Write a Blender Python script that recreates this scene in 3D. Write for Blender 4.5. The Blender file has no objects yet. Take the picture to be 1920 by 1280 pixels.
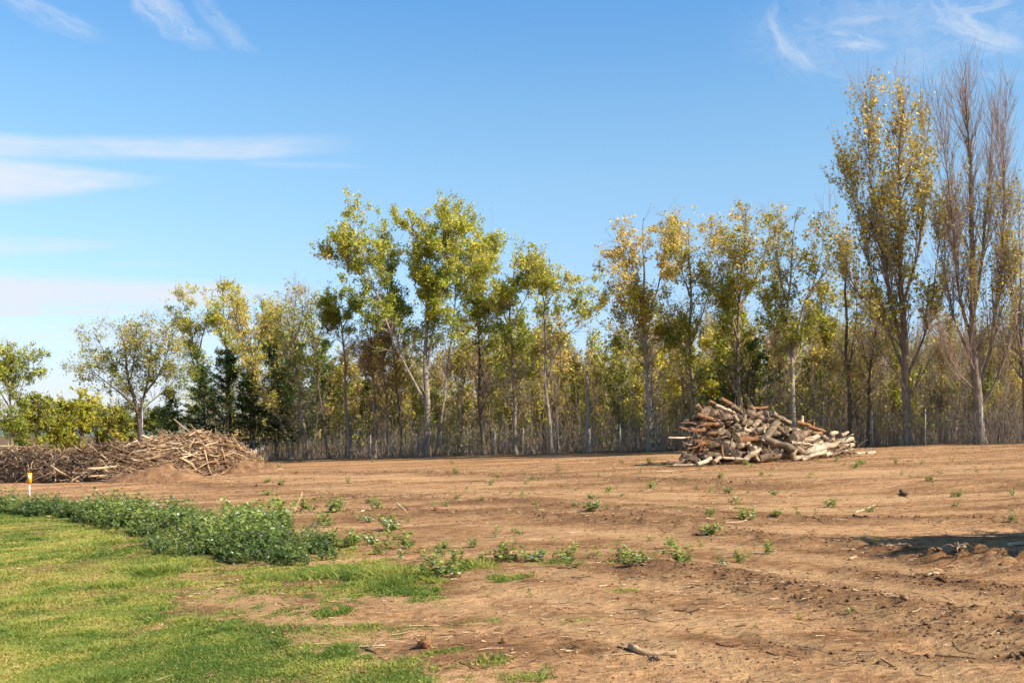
import bpy, math, random
import numpy as np

R = math.radians
SC = bpy.context.scene
COL = SC.collection

# ------------------------------------------------------------------ camera, sky, sun, exposure
F = 2000.0          # focal length in photo pixels (1920 wide)
HZ = 810.0          # horizon row in the photo
EYE = 1.75
cam = bpy.data.cameras.new('camera')
cam.lens = 36.0 * F / 1920
cam.sensor_width = 36.0
cam.shift_y = (HZ - 640.0) / 1920
cam.clip_start = 0.1
cam.clip_end = 12000
camo = bpy.data.objects.new('camera', cam)
camo.location = (0, 0, EYE)
camo.rotation_euler = (R(90), 0, 0)
COL.objects.link(camo)
SC.camera = camo

SUN_EL, SUN_AZ = 39.0, 117.0      # azimuth clockwise from the view direction
SKY_STRENGTH = 0.14
sl = bpy.data.lights.new('sun', 'SUN')
sl.energy = 5.0
sl.angle = R(0.55)
sl.color = (1.0, 0.91, 0.78)
so = bpy.data.objects.new('sun', sl)
so.rotation_euler = (R(90 - SUN_EL), 0, R(180 - SUN_AZ))
so.location = (30, -20, 40)
COL.objects.link(so)

W = bpy.data.worlds.new('World')
SC.world = W
W.use_nodes = True
SC.view_settings.view_transform = 'Standard'
SC.view_settings.look = 'None'
SC.view_settings.gamma = 1.0
SC.view_settings.use_curve_mapping = False
SC.view_settings.exposure = 0.95
SC.cycles.max_bounces = 4
SC.cycles.diffuse_bounces = 2
SC.cycles.transparent_max_bounces = 4
SC.cycles.use_denoising = True
SC.cycles.adaptive_threshold = 0.02


def build_sky():
    nt = W.node_tree
    N, L = nt.nodes, nt.links
    bg = N['Background']
    sky = N.new('ShaderNodeTexSky')
    sky.sky_type = 'NISHITA'
    sky.sun_disc = False
    sky.sun_elevation = R(SUN_EL)
    sky.sun_rotation = R(SUN_AZ)
    sky.air_density = 1.0
    sky.dust_density = 0.6
    sky.ozone_density = 1.6
    tc = N.new('ShaderNodeTexCoord')
    sep = N.new('ShaderNodeSeparateXYZ')
    L.new(tc.outputs['Generated'], sep.inputs[0])

    def m(op, a, b=None, c=None, clamp=False):
        n = N.new('ShaderNodeMath')
        n.operation = op
        n.use_clamp = clamp
        for i, v in enumerate((a, b, c)):
            if v is None:
                continue
            if isinstance(v, (int, float)):
                n.inputs[i].default_value = v
            else:
                L.new(v, n.inputs[i])
        return n.outputs[0]

    def ss(v, lo, hi):
        n = N.new('ShaderNodeMapRange')
        n.interpolation_type = 'SMOOTHSTEP'
        L.new(v, n.inputs['Value'])
        n.inputs['From Min'].default_value = lo
        n.inputs['From Max'].default_value = hi
        return n.outputs[0]
    az = m('MULTIPLY', m('ARCTAN2', sep.outputs[0], sep.outputs[1]), 180 / math.pi)
    el = m('MULTIPLY', m('ARCSINE', sep.outputs[2]), 180 / math.pi)
    comb = N.new('ShaderNodeCombineXYZ')
    L.new(az, comb.inputs[0])
    L.new(el, comb.inputs[1])

    def noise(sx, sy, detail=5, rough=0.55, dist=0.0, rot=0.0):
        mp = N.new('ShaderNodeMapping')
        mp.inputs['Scale'].default_value = (sx, sy, 1)
        mp.inputs['Rotation'].default_value = (0, 0, R(rot))
        L.new(comb.outputs[0], mp.inputs[0])
        n = N.new('ShaderNodeTexNoise')
        n.inputs['Scale'].default_value = 1.0
        n.inputs['Detail'].default_value = detail
        n.inputs['Roughness'].default_value = rough
        n.inputs['Distortion'].default_value = dist
        L.new(mp.outputs[0], n.inputs['Vector'])
        return n.outputs['Fac']
    n_long = noise(0.10, 0.5)
    n_soft = noise(0.22, 2.2, 6)
    n_fine = noise(0.5, 3.5, 7, 0.62)
    n_patch = noise(0.16, 0.30, 4, 0.55, 0.6)
    n_wisp = noise(0.35, 0.7, 8, 0.66, 1.6, 28)

    def A(px):
        return math.degrees(math.atan((px - 960) / F))

    def E_(px, py):
        u, v = (px - 960) / F, (HZ - py) / F
        return math.degrees(math.asin(v / math.sqrt(1 + u * u + v * v)))
    total = None

    def add(mask):
        nonlocal total
        total = mask if total is None else m('MAXIMUM', total, mask)

    def band(p0, p1, half0, half1, strength, amp=0.5, soft=0.6, fade=4.0, nz=None, fade0=14.0, tex=0.5):
        """A long thin cloud from p0 (left) to p1 (right): half thickness in degrees at either end."""
        a0, a1 = A(p0[0]), A(p1[0])
        e0, e1 = E_(*p0), E_(*p1)
        t = m('DIVIDE', m('SUBTRACT', az, a0), a1 - a0)
        tcl = m('MINIMUM', m('MAXIMUM', t, -0.6), 1.3)
        mid = m('ADD', m('MULTIPLY', tcl, e1 - e0), e0)
        mid = m('ADD', mid, m('MULTIPLY', m('SUBTRACT', n_long, 0.5), amp))
        half = m('MAXIMUM', m('ADD', m('MULTIPLY', tcl, half1 - half0), half0), 0.03)
        dd = m('DIVIDE', m('ABSOLUTE', m('SUBTRACT', el, mid)), half)
        core = m('SUBTRACT', 1.0, ss(dd, 1.0 - soft, 1.0 + soft))
        right = m('SUBTRACT', 1.0, ss(az, a1 - fade, a1 + 0.8))
        left = ss(az, a0 - fade0, a0 - fade0 * 0.4)
        k = m('MULTIPLY', m('MULTIPLY', core, right), left)
        tx = m('ADD', m('MULTIPLY', nz or n_soft, tex * 2), 1.0 - tex)
        den = ss(n_patch, 0.25, 0.62)
        tx = m('MULTIPLY', tx, m('ADD', m('MULTIPLY', den, 0.5), 0.5))
        add(m('MULTIPLY', m('MULTIPLY', k, tx), strength * 1.15))
    band((0, 276), (690, 266), 0.52, 0.42, 0.55, 1.1, 0.55, 8.0, n_fine, 14.0, 0.5)
    band((0, 337), (325, 338), 0.95, 0.10, 0.68, 0.5, 0.5, 5.0, n_fine, 14.0, 0.4)
    band((0, 461), (262, 458), 0.42, 0.15, 0.44, 0.5, 0.6, 4.0, n_fine, 14.0, 0.5)
    band((0, 548), (640, 552), 0.75, 0.36, 0.95, 0.8, 0.7, 10.0, n_fine, 14.0, 0.55)
    band((0, 583), (420, 582), 0.22, 0.12, 0.9, 0.6, 0.8, 8.0, n_fine, 14.0, 0.5)
    band((0, 625), (760, 640), 0.9, 0.7, 0.40, 0.8, 0.95, 14.0, n_fine, 14.0, 0.6)
    band((0, 720), (1300, 700), 1.6, 1.5, 0.42, 0.6, 0.9, 20.0)
    band((270, 497), (345, 497), 0.1, 0.1, 0.22, 0.1, 0.9, 2.0, fade0=2.5)
    band((530, 308), (690, 312), 0.16, 0.12, 0.14, 0.1, 0.9, 2.0, n_fine, 2.5, 0.9)

    def wisp(c, ra, re, rot, strength, bow=0.0, seed=0.0):
        """A feathery streak of cirrus: half length ra and half width re in degrees, bowed across its length."""
        a0, e0 = A(c[0]), E_(*c)
        x, y = m('SUBTRACT', az, a0), m('SUBTRACT', el, e0)
        cr, sr = math.cos(R(rot)), math.sin(R(rot))
        u = m('DIVIDE', m('ADD', m('MULTIPLY', x, cr), m('MULTIPLY', y, sr)), ra)
        v = m('SUBTRACT', m('MULTIPLY', y, cr), m('MULTIPLY', x, sr))
        v = m('SUBTRACT', v, m('MULTIPLY', m('MULTIPLY', u, u), bow))
        v = m('ADD', v, m('MULTIPLY', m('SUBTRACT', n_wisp, 0.5), re * 1.6))
        cb = N.new('ShaderNodeCombineXYZ')
        L.new(m('MULTIPLY', u, ra * 0.35), cb.inputs[0])
        L.new(m('MULTIPLY', v, 1.7), cb.inputs[1])
        cb.inputs[2].default_value = seed
        nn = N.new('ShaderNodeTexNoise')
        nn.inputs['Scale'].default_value = 1.0
        nn.inputs['Detail'].default_value = 6
        nn.inputs['Roughness'].default_value = 0.6
        nn.inputs['Distortion'].default_value = 0.8
        L.new(cb.outputs[0], nn.inputs['Vector'])
        vv = m('DIVIDE', v, re)
        q = m('ADD', m('MULTIPLY', u, u), m('MULTIPLY', vv, vv))
        k = m('POWER', m('SUBTRACT', 1.0, ss(q, 0.0, 1.0)), 1.3)
        add(m('MULTIPLY', m('MULTIPLY', k, ss(nn.outputs['Fac'], 0.22, 0.75)), strength))
    wisp((1690, 70), 10.0, 3.0, -6, 0.27, 0.0, 1)
    wisp((1478, 90), 2.6, 0.60, -48, 0.61, 0.7, 2)
    wisp((1440, 40), 1.3, 0.45, 60, 0.43, 0.2, 2.5)
    wisp((1820, 55), 3.4, 0.75, -34, 0.81, 0.5, 3)
    wisp((1600, 80), 2.4, 0.75, -20, 0.60, 0.3, 4)
    wisp((1840, 8), 3.6, 0.5, 8, 0.57, 0.3, 5)
    wisp((1640, 30), 4.0, 0.4, 2, 0.45, -0.2, 6)
    wisp((1500, 105), 2.5, 0.5, -14, 0.29, 0.0, 6.5)
    wisp((300, 22), 3.8, 0.95, -34, 0.58, 0.5, 7)
    wisp((80, 25), 3.6, 0.8, -18, 0.38, 0.2, 8)
    wisp((410, 45), 2.8, 0.7, -40, 0.29, 0.4, 9)
    # thin cirrus elsewhere round the sky
    out = m('MULTIPLY', ss(m('ABSOLUTE', az), 34, 60), ss(el, 2, 10))
    add(m('MULTIPLY', m('MULTIPLY', ss(n_wisp, 0.5, 0.78), out), 0.3))
    mask = m('MINIMUM', total, 0.9)
    hs = N.new('ShaderNodeHueSaturation')
    hs.inputs['Hue'].default_value = 0.494
    hs.inputs['Saturation'].default_value = 1.24
    L.new(sky.outputs[0], hs.inputs['Color'])
    # the air of that day: clear and bluish low down, the same all round the horizon
    gr = N.new('ShaderNodeValToRGB')
    L.new(m('DIVIDE', el, 30.0, clamp=True), gr.inputs[0])
    stops = [(0.0, (0.64, 0.70, 0.98)), (0.117, (0.70, 0.73, 0.94)), (0.333, (1.03, 0.925, 0.92)), (0.45, (1.14, 1.015, 0.95)), (0.57, (1.12, 1.04, 1.0)), (0.74, (0.92, 1.0, 1.08))]
    while len(gr.color_ramp.elements) < len(stops):
        gr.color_ramp.elements.new(0.5)
    for e_, (p_, c_) in zip(gr.color_ramp.elements, stops):
        e_.position = p_
        e_.color = tuple(v_ / 1.3 for v_ in c_) + (1,)
    tint = N.new('ShaderNodeMix')
    tint.data_type = 'RGBA'
    tint.blend_type = 'MULTIPLY'
    tint.inputs[0].default_value = 1.0
    L.new(hs.outputs[0], tint.inputs[6])
    L.new(gr.outputs[0], tint.inputs[7])
    mix = N.new('ShaderNodeMix')
    mix.data_type = 'RGBA'
    L.new(mask, mix.inputs[0])
    L.new(tint.outputs[2], mix.inputs[6])
    mix.inputs[7].default_value = (3.05, 3.22, 3.50, 1)
    L.new(mix.outputs[2], bg.inputs[0])
    bg.inputs[1].default_value = SKY_STRENGTH


build_sky()

# ------------------------------------------------------------------ helpers
rng = np.random.default_rng(11)
random.seed(5)


def hash2(ix, iy, seed):
    h = (ix.astype(np.int64) * 374761393 + iy.astype(np.int64) * 668265263 + seed * 1274126177) & 0xFFFFFFFF
    h = ((h ^ (h >> 13)) * 1274126177) & 0xFFFFFFFF
    return ((h ^ (h >> 16)) & 0xFFFF) / 65535.0


def vnoise(x, y, seed=0):
    x = np.asarray(x, float)
    y = np.asarray(y, float)
    ix, iy = np.floor(x), np.floor(y)
    fx, fy = x - ix, y - iy
    fx = fx * fx * (3 - 2 * fx)
    fy = fy * fy * (3 - 2 * fy)
    a, b = hash2(ix, iy, seed), hash2(ix + 1, iy, seed)
    c, d = hash2(ix, iy + 1, seed), hash2(ix + 1, iy + 1, seed)
    return (a * (1 - fx) + b * fx) * (1 - fy) + (c * (1 - fx) + d * fx) * fy


def fbm(x, y, seed=0, octs=4, g=0.5):
    s, amp, t = 0, 1, 0
    for o in range(octs):
        s = s + amp * vnoise(x * 2 ** o, y * 2 ** o, seed + o * 7)
        t += amp
        amp *= g
    return s / t


def sstep(v, lo, hi):
    t = np.clip((v - lo) / (hi - lo), 0, 1)
    return t * t * (3 - 2 * t)


def mesh_obj(name, verts, faces, mat, parent=None, smooth=False, attrs=None, link=True):
    """faces: list of (n,k) int arrays. One mesh object."""
    me = bpy.data.meshes.new(name)
    verts = np.asarray(verts, np.float32).reshape(-1, 3)
    me.vertices.add(len(verts))
    me.vertices.foreach_set('co', verts.ravel())
    loops = np.concatenate([np.asarray(f, np.int32).ravel() for f in faces])
    tot = np.concatenate([np.full(len(f), np.asarray(f).shape[1], np.int32) for f in faces])
    start = np.zeros(len(tot), np.int32)
    start[1:] = np.cumsum(tot)[:-1]
    me.loops.add(len(loops))
    me.loops.foreach_set('vertex_index', loops)
    me.polygons.add(len(tot))
    me.polygons.foreach_set('loop_start', start)
    me.polygons.foreach_set('loop_total', tot)
    if smooth:
        me.polygons.foreach_set('use_smooth', np.ones(len(tot), bool))
    for k, (dom, arr) in (attrs or {}).items():
        a = me.attributes.new(k, 'FLOAT', dom)
        a.data.foreach_set('value', np.asarray(arr, np.float32))
    me.update(calc_edges=True)
    me.materials.append(mat)
    o = bpy.data.objects.new(name, me)
    if link:
        COL.objects.link(o)
    if parent is not None:
        o.parent = parent
    return o


def tag(o, label=None, cat=None, group=None, kind=None):
    if label:
        o['label'] = label
    if cat:
        o['category'] = cat
    if group:
        o['group'] = group
    if kind:
        o['kind'] = kind
    return o


def empty(name, loc=(0, 0, 0), rz=0.0):
    o = bpy.data.objects.new(name, None)
    o.empty_display_size = 0.2
    o.location = loc
    o.rotation_euler = (0, 0, rz)
    COL.objects.link(o)
    return o


def copy_tree(o, parent=None):
    c = o.copy()
    COL.objects.link(c)
    c.parent = parent
    for ch in o.children:
        copy_tree(ch, c)
    return c


def unit(v):
    v = np.asarray(v, float)
    return v / np.maximum(np.linalg.norm(v, axis=-1, keepdims=True), 1e-9)


def tubes(P, Rd, m=5, caps=False, knob=0.0, seed=0):
    """P (N,K,3) centre lines, Rd (N,K) radii. Returns verts, faces."""
    P = np.asarray(P, float)
    Rd = np.asarray(Rd, float)
    N, K, _ = P.shape
    T = np.empty_like(P)
    T[:, 1:-1] = P[:, 2:] - P[:, :-2]
    T[:, 0] = P[:, 1] - P[:, 0]
    T[:, -1] = P[:, -1] - P[:, -2]
    T = unit(T)
    D = unit(P[:, -1] - P[:, 0])
    ref = np.where(np.abs(D[:, 2:3]) > 0.75, np.array([[1.0, 0, 0]]), np.array([[0, 0, 1.0]]))
    ref = np.repeat(ref[:, None, :], K, 1)
    U = unit(np.cross(ref, T))
    V = np.cross(T, U)
    a = np.arange(m) * 2 * math.pi / m
    rr = Rd[:, :, None] * np.ones(m)
    if knob:
        r2 = np.random.default_rng(seed)
        rr = rr * (1 + knob * (r2.random((N, K, m)) - 0.5) * 2)
    ring = P[:, :, None, :] + rr[..., None] * (np.cos(a)[None, None, :, None] * U[:, :, None, :] + np.sin(a)[None, None, :, None] * V[:, :, None, :])
    verts = ring.reshape(-1, 3)
    n, k, j = np.meshgrid(np.arange(N), np.arange(K - 1), np.arange(m), indexing='ij')
    j2 = (j + 1) % m
    b = (n * K + k) * m
    q = np.stack([b + j, b + j2, b + m + j2, b + m + j], -1).reshape(-1, 4)
    faces = [q]
    if caps:
        e0 = (np.arange(N) * K)[:, None] * m + np.arange(m)[::-1][None]
        e1 = (np.arange(N) * K + K - 1)[:, None] * m + np.arange(m)[None]
        faces += [e0, e1]
    return verts, faces


def merge(parts):
    vs, out, off = [], {}, 0
    for v, fs in parts:
        vs.append(v)
        for f in fs:
            f = np.asarray(f)
            out.setdefault(f.shape[1], []).append(f + off)
        off += len(v)
    return np.concatenate(vs), [np.concatenate(x) for x in out.values()]


def resample(pts, K):
    pts = np.asarray(pts, float)
    n = len(pts)
    if n == 2:
        return pts[0] + (pts[1] - pts[0]) * np.linspace(0, 1, K)[:, None]
    seg = np.r_[0, np.cumsum(np.linalg.norm(np.diff(pts, axis=0), axis=1))]
    s = np.linspace(0, seg[-1], K)
    out = []
    ext = np.vstack([2 * pts[0] - pts[1], pts, 2 * pts[-1] - pts[-2]])
    for v in s:
        i = min(max(np.searchsorted(seg, v) - 1, 0), n - 2)
        t = (v - seg[i]) / max(seg[i + 1] - seg[i], 1e-9)
        p0, p1, p2, p3 = ext[i], ext[i + 1], ext[i + 2], ext[i + 3]
        out.append(0.5 * ((2 * p1) + (-p0 + p2) * t + (2 * p0 - 5 * p1 + 4 * p2 - p3) * t * t + (-p0 + 3 * p1 - 3 * p2 + p3) * t ** 3))
    return np.array(out)


# ------------------------------------------------------------------ ground shape
SLOPE = 0.045


def plane_z(x, y):
    return SLOPE * 70 * np.tanh(np.asarray(x, float) / 70)


def PG(px, py):
    """Photo pixel -> point on the sloping field."""
    u = (px - 960) / F
    v = (py - HZ) / F
    d = EYE / max(v + SLOPE * u, 0.004)
    for _ in range(4):
        d = (EYE - float(plane_z(u * d, d))) / v if v > 0.004 else d
    return np.array([u * d, d])


FP0 = np.array([25.1, 57.0])
FDIR = unit(np.array([-0.722, 0.692]))
FN = np.array([0.692, 0.722])


def fence_d(px, off=0.0):
    u = (px - 960) / F
    return (off + FN @ FP0) / (u * FN[0] + FN[1])


def fence_side(x, y):
    return (x - FP0[0]) * FN[0] + (y - FP0[1]) * FN[1]


def poly_dist(x, y, pts):
    best = np.full(np.shape(x), 1e9)
    for a, b in zip(pts[:-1], pts[1:]):
        d = b - a
        t = np.clip(((x - a[0]) * d[0] + (y - a[1]) * d[1]) / (d @ d), 0, 1)
        best = np.minimum(best, np.hypot(x - a[0] - t * d[0], y - a[1] - t * d[1]))
    return best


RIDGES = []          # (points, half width, height): windrows of churned soil left by the machines
for px, wd, hg in [
    ([(640, 958), (880, 962), (1100, 974), (1290, 986), (1480, 1008), (1640, 1018), (1760, 1030), (2000, 1058)], 0.42, 0.10),
    ([(1230, 1070), (1400, 1088), (1560, 1122), (1720, 1148), (1990, 1186)], 0.30, 0.09),
    ([(1620, 1066), (1740, 1082), (1860, 1104), (2060, 1135)], 0.25, 0.09),
    ([(620, 930), (800, 938), (1010, 945), (1180, 958), (1330, 975)], 0.40, 0.05),
    ([(1180, 948), (1500, 958), (1800, 952), (2050, 958)], 0.40, 0.06),
    ([(520, 888), (800, 886), (1100, 896), (1400, 905)], 0.7, 0.06),
    ([(1740, 1040), (1830, 1040), (1960, 1046)], 0.28, 0.11),
    ([(1450, 1215), (1600, 1225), (1800, 1232), (2050, 1240)], 0.12, 0.03),
    ([(300, 905), (520, 915), (700, 905)], 0.5, 0.06),
    ([(900, 1130), (1100, 1190), (1400, 1260), (1600, 1300)], 0.2, -0.03),
    ([(760, 1150), (1000, 1205), (1250, 1265), (1400, 1300)], 0.16, -0.03),
    ([(1150, 1090), (1400, 1130), (1650, 1190), (2000, 1262)], 0.16, -0.035),
    ([(1190, 1082), (1450, 1118), (1700, 1172), (2050, 1240)], 0.10, 0.03),
    ([(700, 985), (1000, 1010), (1300, 1040), (1700, 1078), (2000, 1100)], 0.22, -0.03),
    ([(1000, 1115), (1250, 1165), (1600, 1240), (1800, 1290)], 0.22, -0.035),
]:
    RIDGES.append((np.array([PG(*p) for p in px]), wd, hg))

LAWN = np.array([PG(*p) for p in [(-900, 945), (-300, 955), (0, 955), (180, 972), (262, 1008), (285, 1042), (385, 1062), (400, 1092), (418, 1135), (465, 1178), (525, 1215), (580, 1262), (610, 1290)]]
                + [np.array([-1.4, 5.2]), np.array([-1.6, 2.0]), np.array([-3, -30]), np.array([-60, -30])])
LAWN = np.vstack([LAWN, LAWN[:1]])


def inside(x, y, poly):
    r = np.zeros(np.shape(x), bool)
    for (x0, y0), (x1, y1) in zip(poly[:-1], poly[1:]):
        c = ((y0 > y) != (y1 > y)) & (x < (x1 - x0) * (y - y0) / ((y1 - y0) if y1 != y0 else 1e-9) + x0)
        r ^= c
    return r


PATCH = []
for (px, py, rx, ry, s) in [(590, 1078, 170, 22, 1.0), (700, 1108, 120, 20, 1.0), (470, 1072, 90, 14, .8), (740, 1082, 80, 14, .8), (560, 1110, 120, 14, .6),
                            (800, 1125, 60, 10, .6), (660, 1185, 130, 14, .55), (830, 1230, 50, 8, .6), (750, 1258, 80, 14, .7), (920, 1248, 60, 7, .4), (680, 1280, 90, 14, .85),
                            (1180, 1107, 50, 5, .8), (900, 1065, 60, 10, .75), (640, 1152, 50, 8, .8), (1080, 1170, 60, 6, .6), (900, 1170, 60, 7, .6), (950, 1090, 40, 6, .6),
                            (590, 1030, 130, 20, .6), (330, 1050, 60, 10, .9), (1000, 1270, 60, 8, .5), (480, 1200, 60, 10, .6), (430, 1150, 50, 8, .5), (1040, 1062, 90, 6, .4)]:
    c = PG(px, py)
    ax = abs(PG(px + rx, py)[0] - c[0])
    ay = abs(PG(px, py - ry)[1] - PG(px, py + ry)[1]) / 2
    PATCH.append((c[0], c[1], ax, ay, s))


def grass_cover(x, y):
    """0..1 how thickly grass grows at a spot."""
    n = fbm(x * 0.55, y * 0.4, 3, 4)
    n2 = fbm(x * 2.2, y * 1.3, 9, 3)
    n4 = fbm(x * 7, y * 5, 13, 3)
    sd = poly_dist(x, y, LAWN) * np.where(inside(x, y, LAWN), 1, -1)
    lawn = sstep(sd + (n - 0.5) * 2.6 + (n2 - .5) * 1.2 + (n4 - .5) * 1.6, -0.45, 0.75)
    thin = sstep(fbm(x * 0.35 + 5, y * 0.22, 21, 4) * 0.6 + n2 * 0.4, 0.30, 0.56)
    lawn = lawn * (0.38 + 0.62 * thin)
    p = np.zeros(np.shape(x))
    for cx, cy, ax, ay, s in PATCH:
        q = np.hypot((x - cx) / ax, (y - cy) / ay)
        p = np.maximum(p, s * (1 - sstep(q * 0.9 + (n2 - .5) * 1.4 + (n4 - .5) * 1.7, 0.2, 1.15)))
    return np.clip(np.maximum(lawn, p), 0, 1)


def ridge_field(x, y):
    h = np.zeros(np.shape(x))
    k = np.zeros(np.shape(x))
    n = fbm(x * 1.1, y * 1.1, 40, 3)
    n3 = fbm(x * 5, y * 5, 41, 2)
    for pts, wd, hg in RIDGES:
        d = poly_dist(x, y, pts) + (n - 0.5) * wd * 1.6
        g = np.exp(-(d / wd) ** 2)
        h = h + hg * g * (0.35 + 1.0 * n + 1.5 * (n3 - .5))
        if hg > 0:
            k = np.maximum(k, np.exp(-(d / (wd * 1.9)) ** 2) * (0.15 + 1.0 * n + 0.6 * (n3 - .5)))
    return h, np.clip(k, 0, 1)


PALE_BANDS = [(np.array([PG(*p) for p in pp]), w_) for pp, w_ in [  # packed wheel tracks, plus far bands that paint in the bank's sunlit face
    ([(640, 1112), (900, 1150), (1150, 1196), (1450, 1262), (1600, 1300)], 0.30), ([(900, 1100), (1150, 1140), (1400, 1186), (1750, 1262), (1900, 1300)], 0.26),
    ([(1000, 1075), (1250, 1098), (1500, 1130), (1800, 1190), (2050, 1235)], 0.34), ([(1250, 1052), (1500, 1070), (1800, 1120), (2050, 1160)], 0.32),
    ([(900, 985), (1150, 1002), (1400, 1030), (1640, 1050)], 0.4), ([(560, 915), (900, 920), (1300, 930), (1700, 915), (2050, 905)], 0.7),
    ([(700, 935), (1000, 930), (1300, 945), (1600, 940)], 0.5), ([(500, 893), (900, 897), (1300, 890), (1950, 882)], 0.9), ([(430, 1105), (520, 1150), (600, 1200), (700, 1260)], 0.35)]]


def packed_and_lit(x, y):
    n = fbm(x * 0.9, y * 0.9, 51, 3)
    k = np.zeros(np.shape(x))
    for pts, wd in PALE_BANDS:
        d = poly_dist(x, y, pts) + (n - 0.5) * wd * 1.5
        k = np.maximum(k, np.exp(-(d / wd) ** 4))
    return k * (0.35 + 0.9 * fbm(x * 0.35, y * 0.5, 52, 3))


BANK_A, BANK_B = PG(1000, 905), PG(2050, 893)


def gz(x, y):
    x = np.asarray(x, float)
    y = np.asarray(y, float)
    z = plane_z(x, y)
    near = 1 - sstep(np.hypot(x, y), 60, 130)
    z = z + near * 0.10 * (fbm(x / 7, y / 7, 60, 3) - 0.5)
    # a low shelf on the right: the far field stands a little higher, its face drops toward the camera
    bx = BANK_A[1] + (BANK_B[1] - BANK_A[1]) * (x - BANK_A[0]) / (BANK_B[0] - BANK_A[0]) + 2.5 * (fbm(x / 5, y * 0, 33, 2) - .5)
    z = z - 0.20 * sstep(x, 1, 9) * (1 - sstep(y, bx - 3.2, bx)) * sstep(y, 7, 16)
    h, _ = ridge_field(x, y)
    soil = 1 - 0.75 * inside(x, y, LAWN)
    xr, yr = x * 0.985 + y * 0.17, y * 0.985 - x * 0.17      # drag marks run a little askew
    z = z + near * soil * 0.07 * (fbm(xr / 4.5, yr / 0.55, 66, 3) - 0.5)
    z = z + near * (h + soil * (0.05 * (fbm(x / 1.0, y / 1.3, 61, 3) - 0.5) + 0.030 * (fbm(x * 4.5, y * 4.5, 62, 3) - 0.5)))
    return z


# ------------------------------------------------------------------ materials
def new_mat(name):
    mt = bpy.data.materials.new(name)
    mt.use_nodes = True
    nt = mt.node_tree
    b = nt.nodes['Principled BSDF']
    b.inputs['Roughness'].default_value = 0.85
    b.inputs['Specular IOR Level'].default_value = 0.2
    return mt, nt, b


def ramp(nt, fac, stops):
    r = nt.nodes.new('ShaderNodeValToRGB')
    e = r.color_ramp.elements
    while len(e) < len(stops):
        e.new(0.5)
    for el_, (p, c) in zip(e, stops):
        el_.position = p
        el_.color = (*c, 1)
    nt.links.new(fac, r.inputs[0])
    return r.outputs[0]


def nz(nt, vec, scale, detail=4, rough=0.6, dist=0.0):
    n = nt.nodes.new('ShaderNodeTexNoise')
    n.inputs['Scale'].default_value = scale
    n.inputs['Detail'].default_value = detail
    n.inputs['Roughness'].default_value = rough
    n.inputs['Distortion'].default_value = dist
    if vec is not None:
        nt.links.new(vec, n.inputs['Vector'])
    return n.outputs['Fac']


def mapping(nt, vec, scale=(1, 1, 1), rot=(0, 0, 0)):
    mp = nt.nodes.new('ShaderNodeMapping')
    mp.inputs['Scale'].default_value = scale
    mp.inputs['Rotation'].default_value = rot
    nt.links.new(vec, mp.inputs[0])
    return mp.outputs[0]


def mixc(nt, fac, a, b, mode='MIX'):
    m = nt.nodes.new('ShaderNodeMix')
    m.data_type = 'RGBA'
    m.blend_type = mode
    for sock, v in ((m.inputs[0], fac), (m.inputs[6], a), (m.inputs[7], b)):
        if isinstance(v, (int, float)):
            sock.default_value = v
        elif isinstance(v, tuple):
            sock.default_value = (*v, 1)
        else:
            nt.links.new(v, sock)
    return m.outputs[2]


def mth(nt, op, a, b, clamp=False):
    n = nt.nodes.new('ShaderNodeMath')
    n.operation = op
    n.use_clamp = clamp
    for i, v in enumerate((a, b)):
        if isinstance(v, (int, float)):
            n.inputs[i].default_value = v
        else:
            nt.links.new(v, n.inputs[i])
    return n.outputs[0]


def attr(nt, name):
    a = nt.nodes.new('ShaderNodeAttribute')
    a.attribute_name = name
    return a.outputs['Fac']


def coords(nt, which='Object'):
    return nt.nodes.new('ShaderNodeTexCoord').outputs[which]


def bump(nt, b, height, strength, dist):
    n = nt.nodes.new('ShaderNodeBump')
    n.inputs['Strength'].default_value = strength
    n.inputs['Distance'].default_value = dist
    nt.links.new(height, n.inputs['Height'])
    nt.links.new(n.outputs[0], b.inputs['Normal'])


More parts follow.
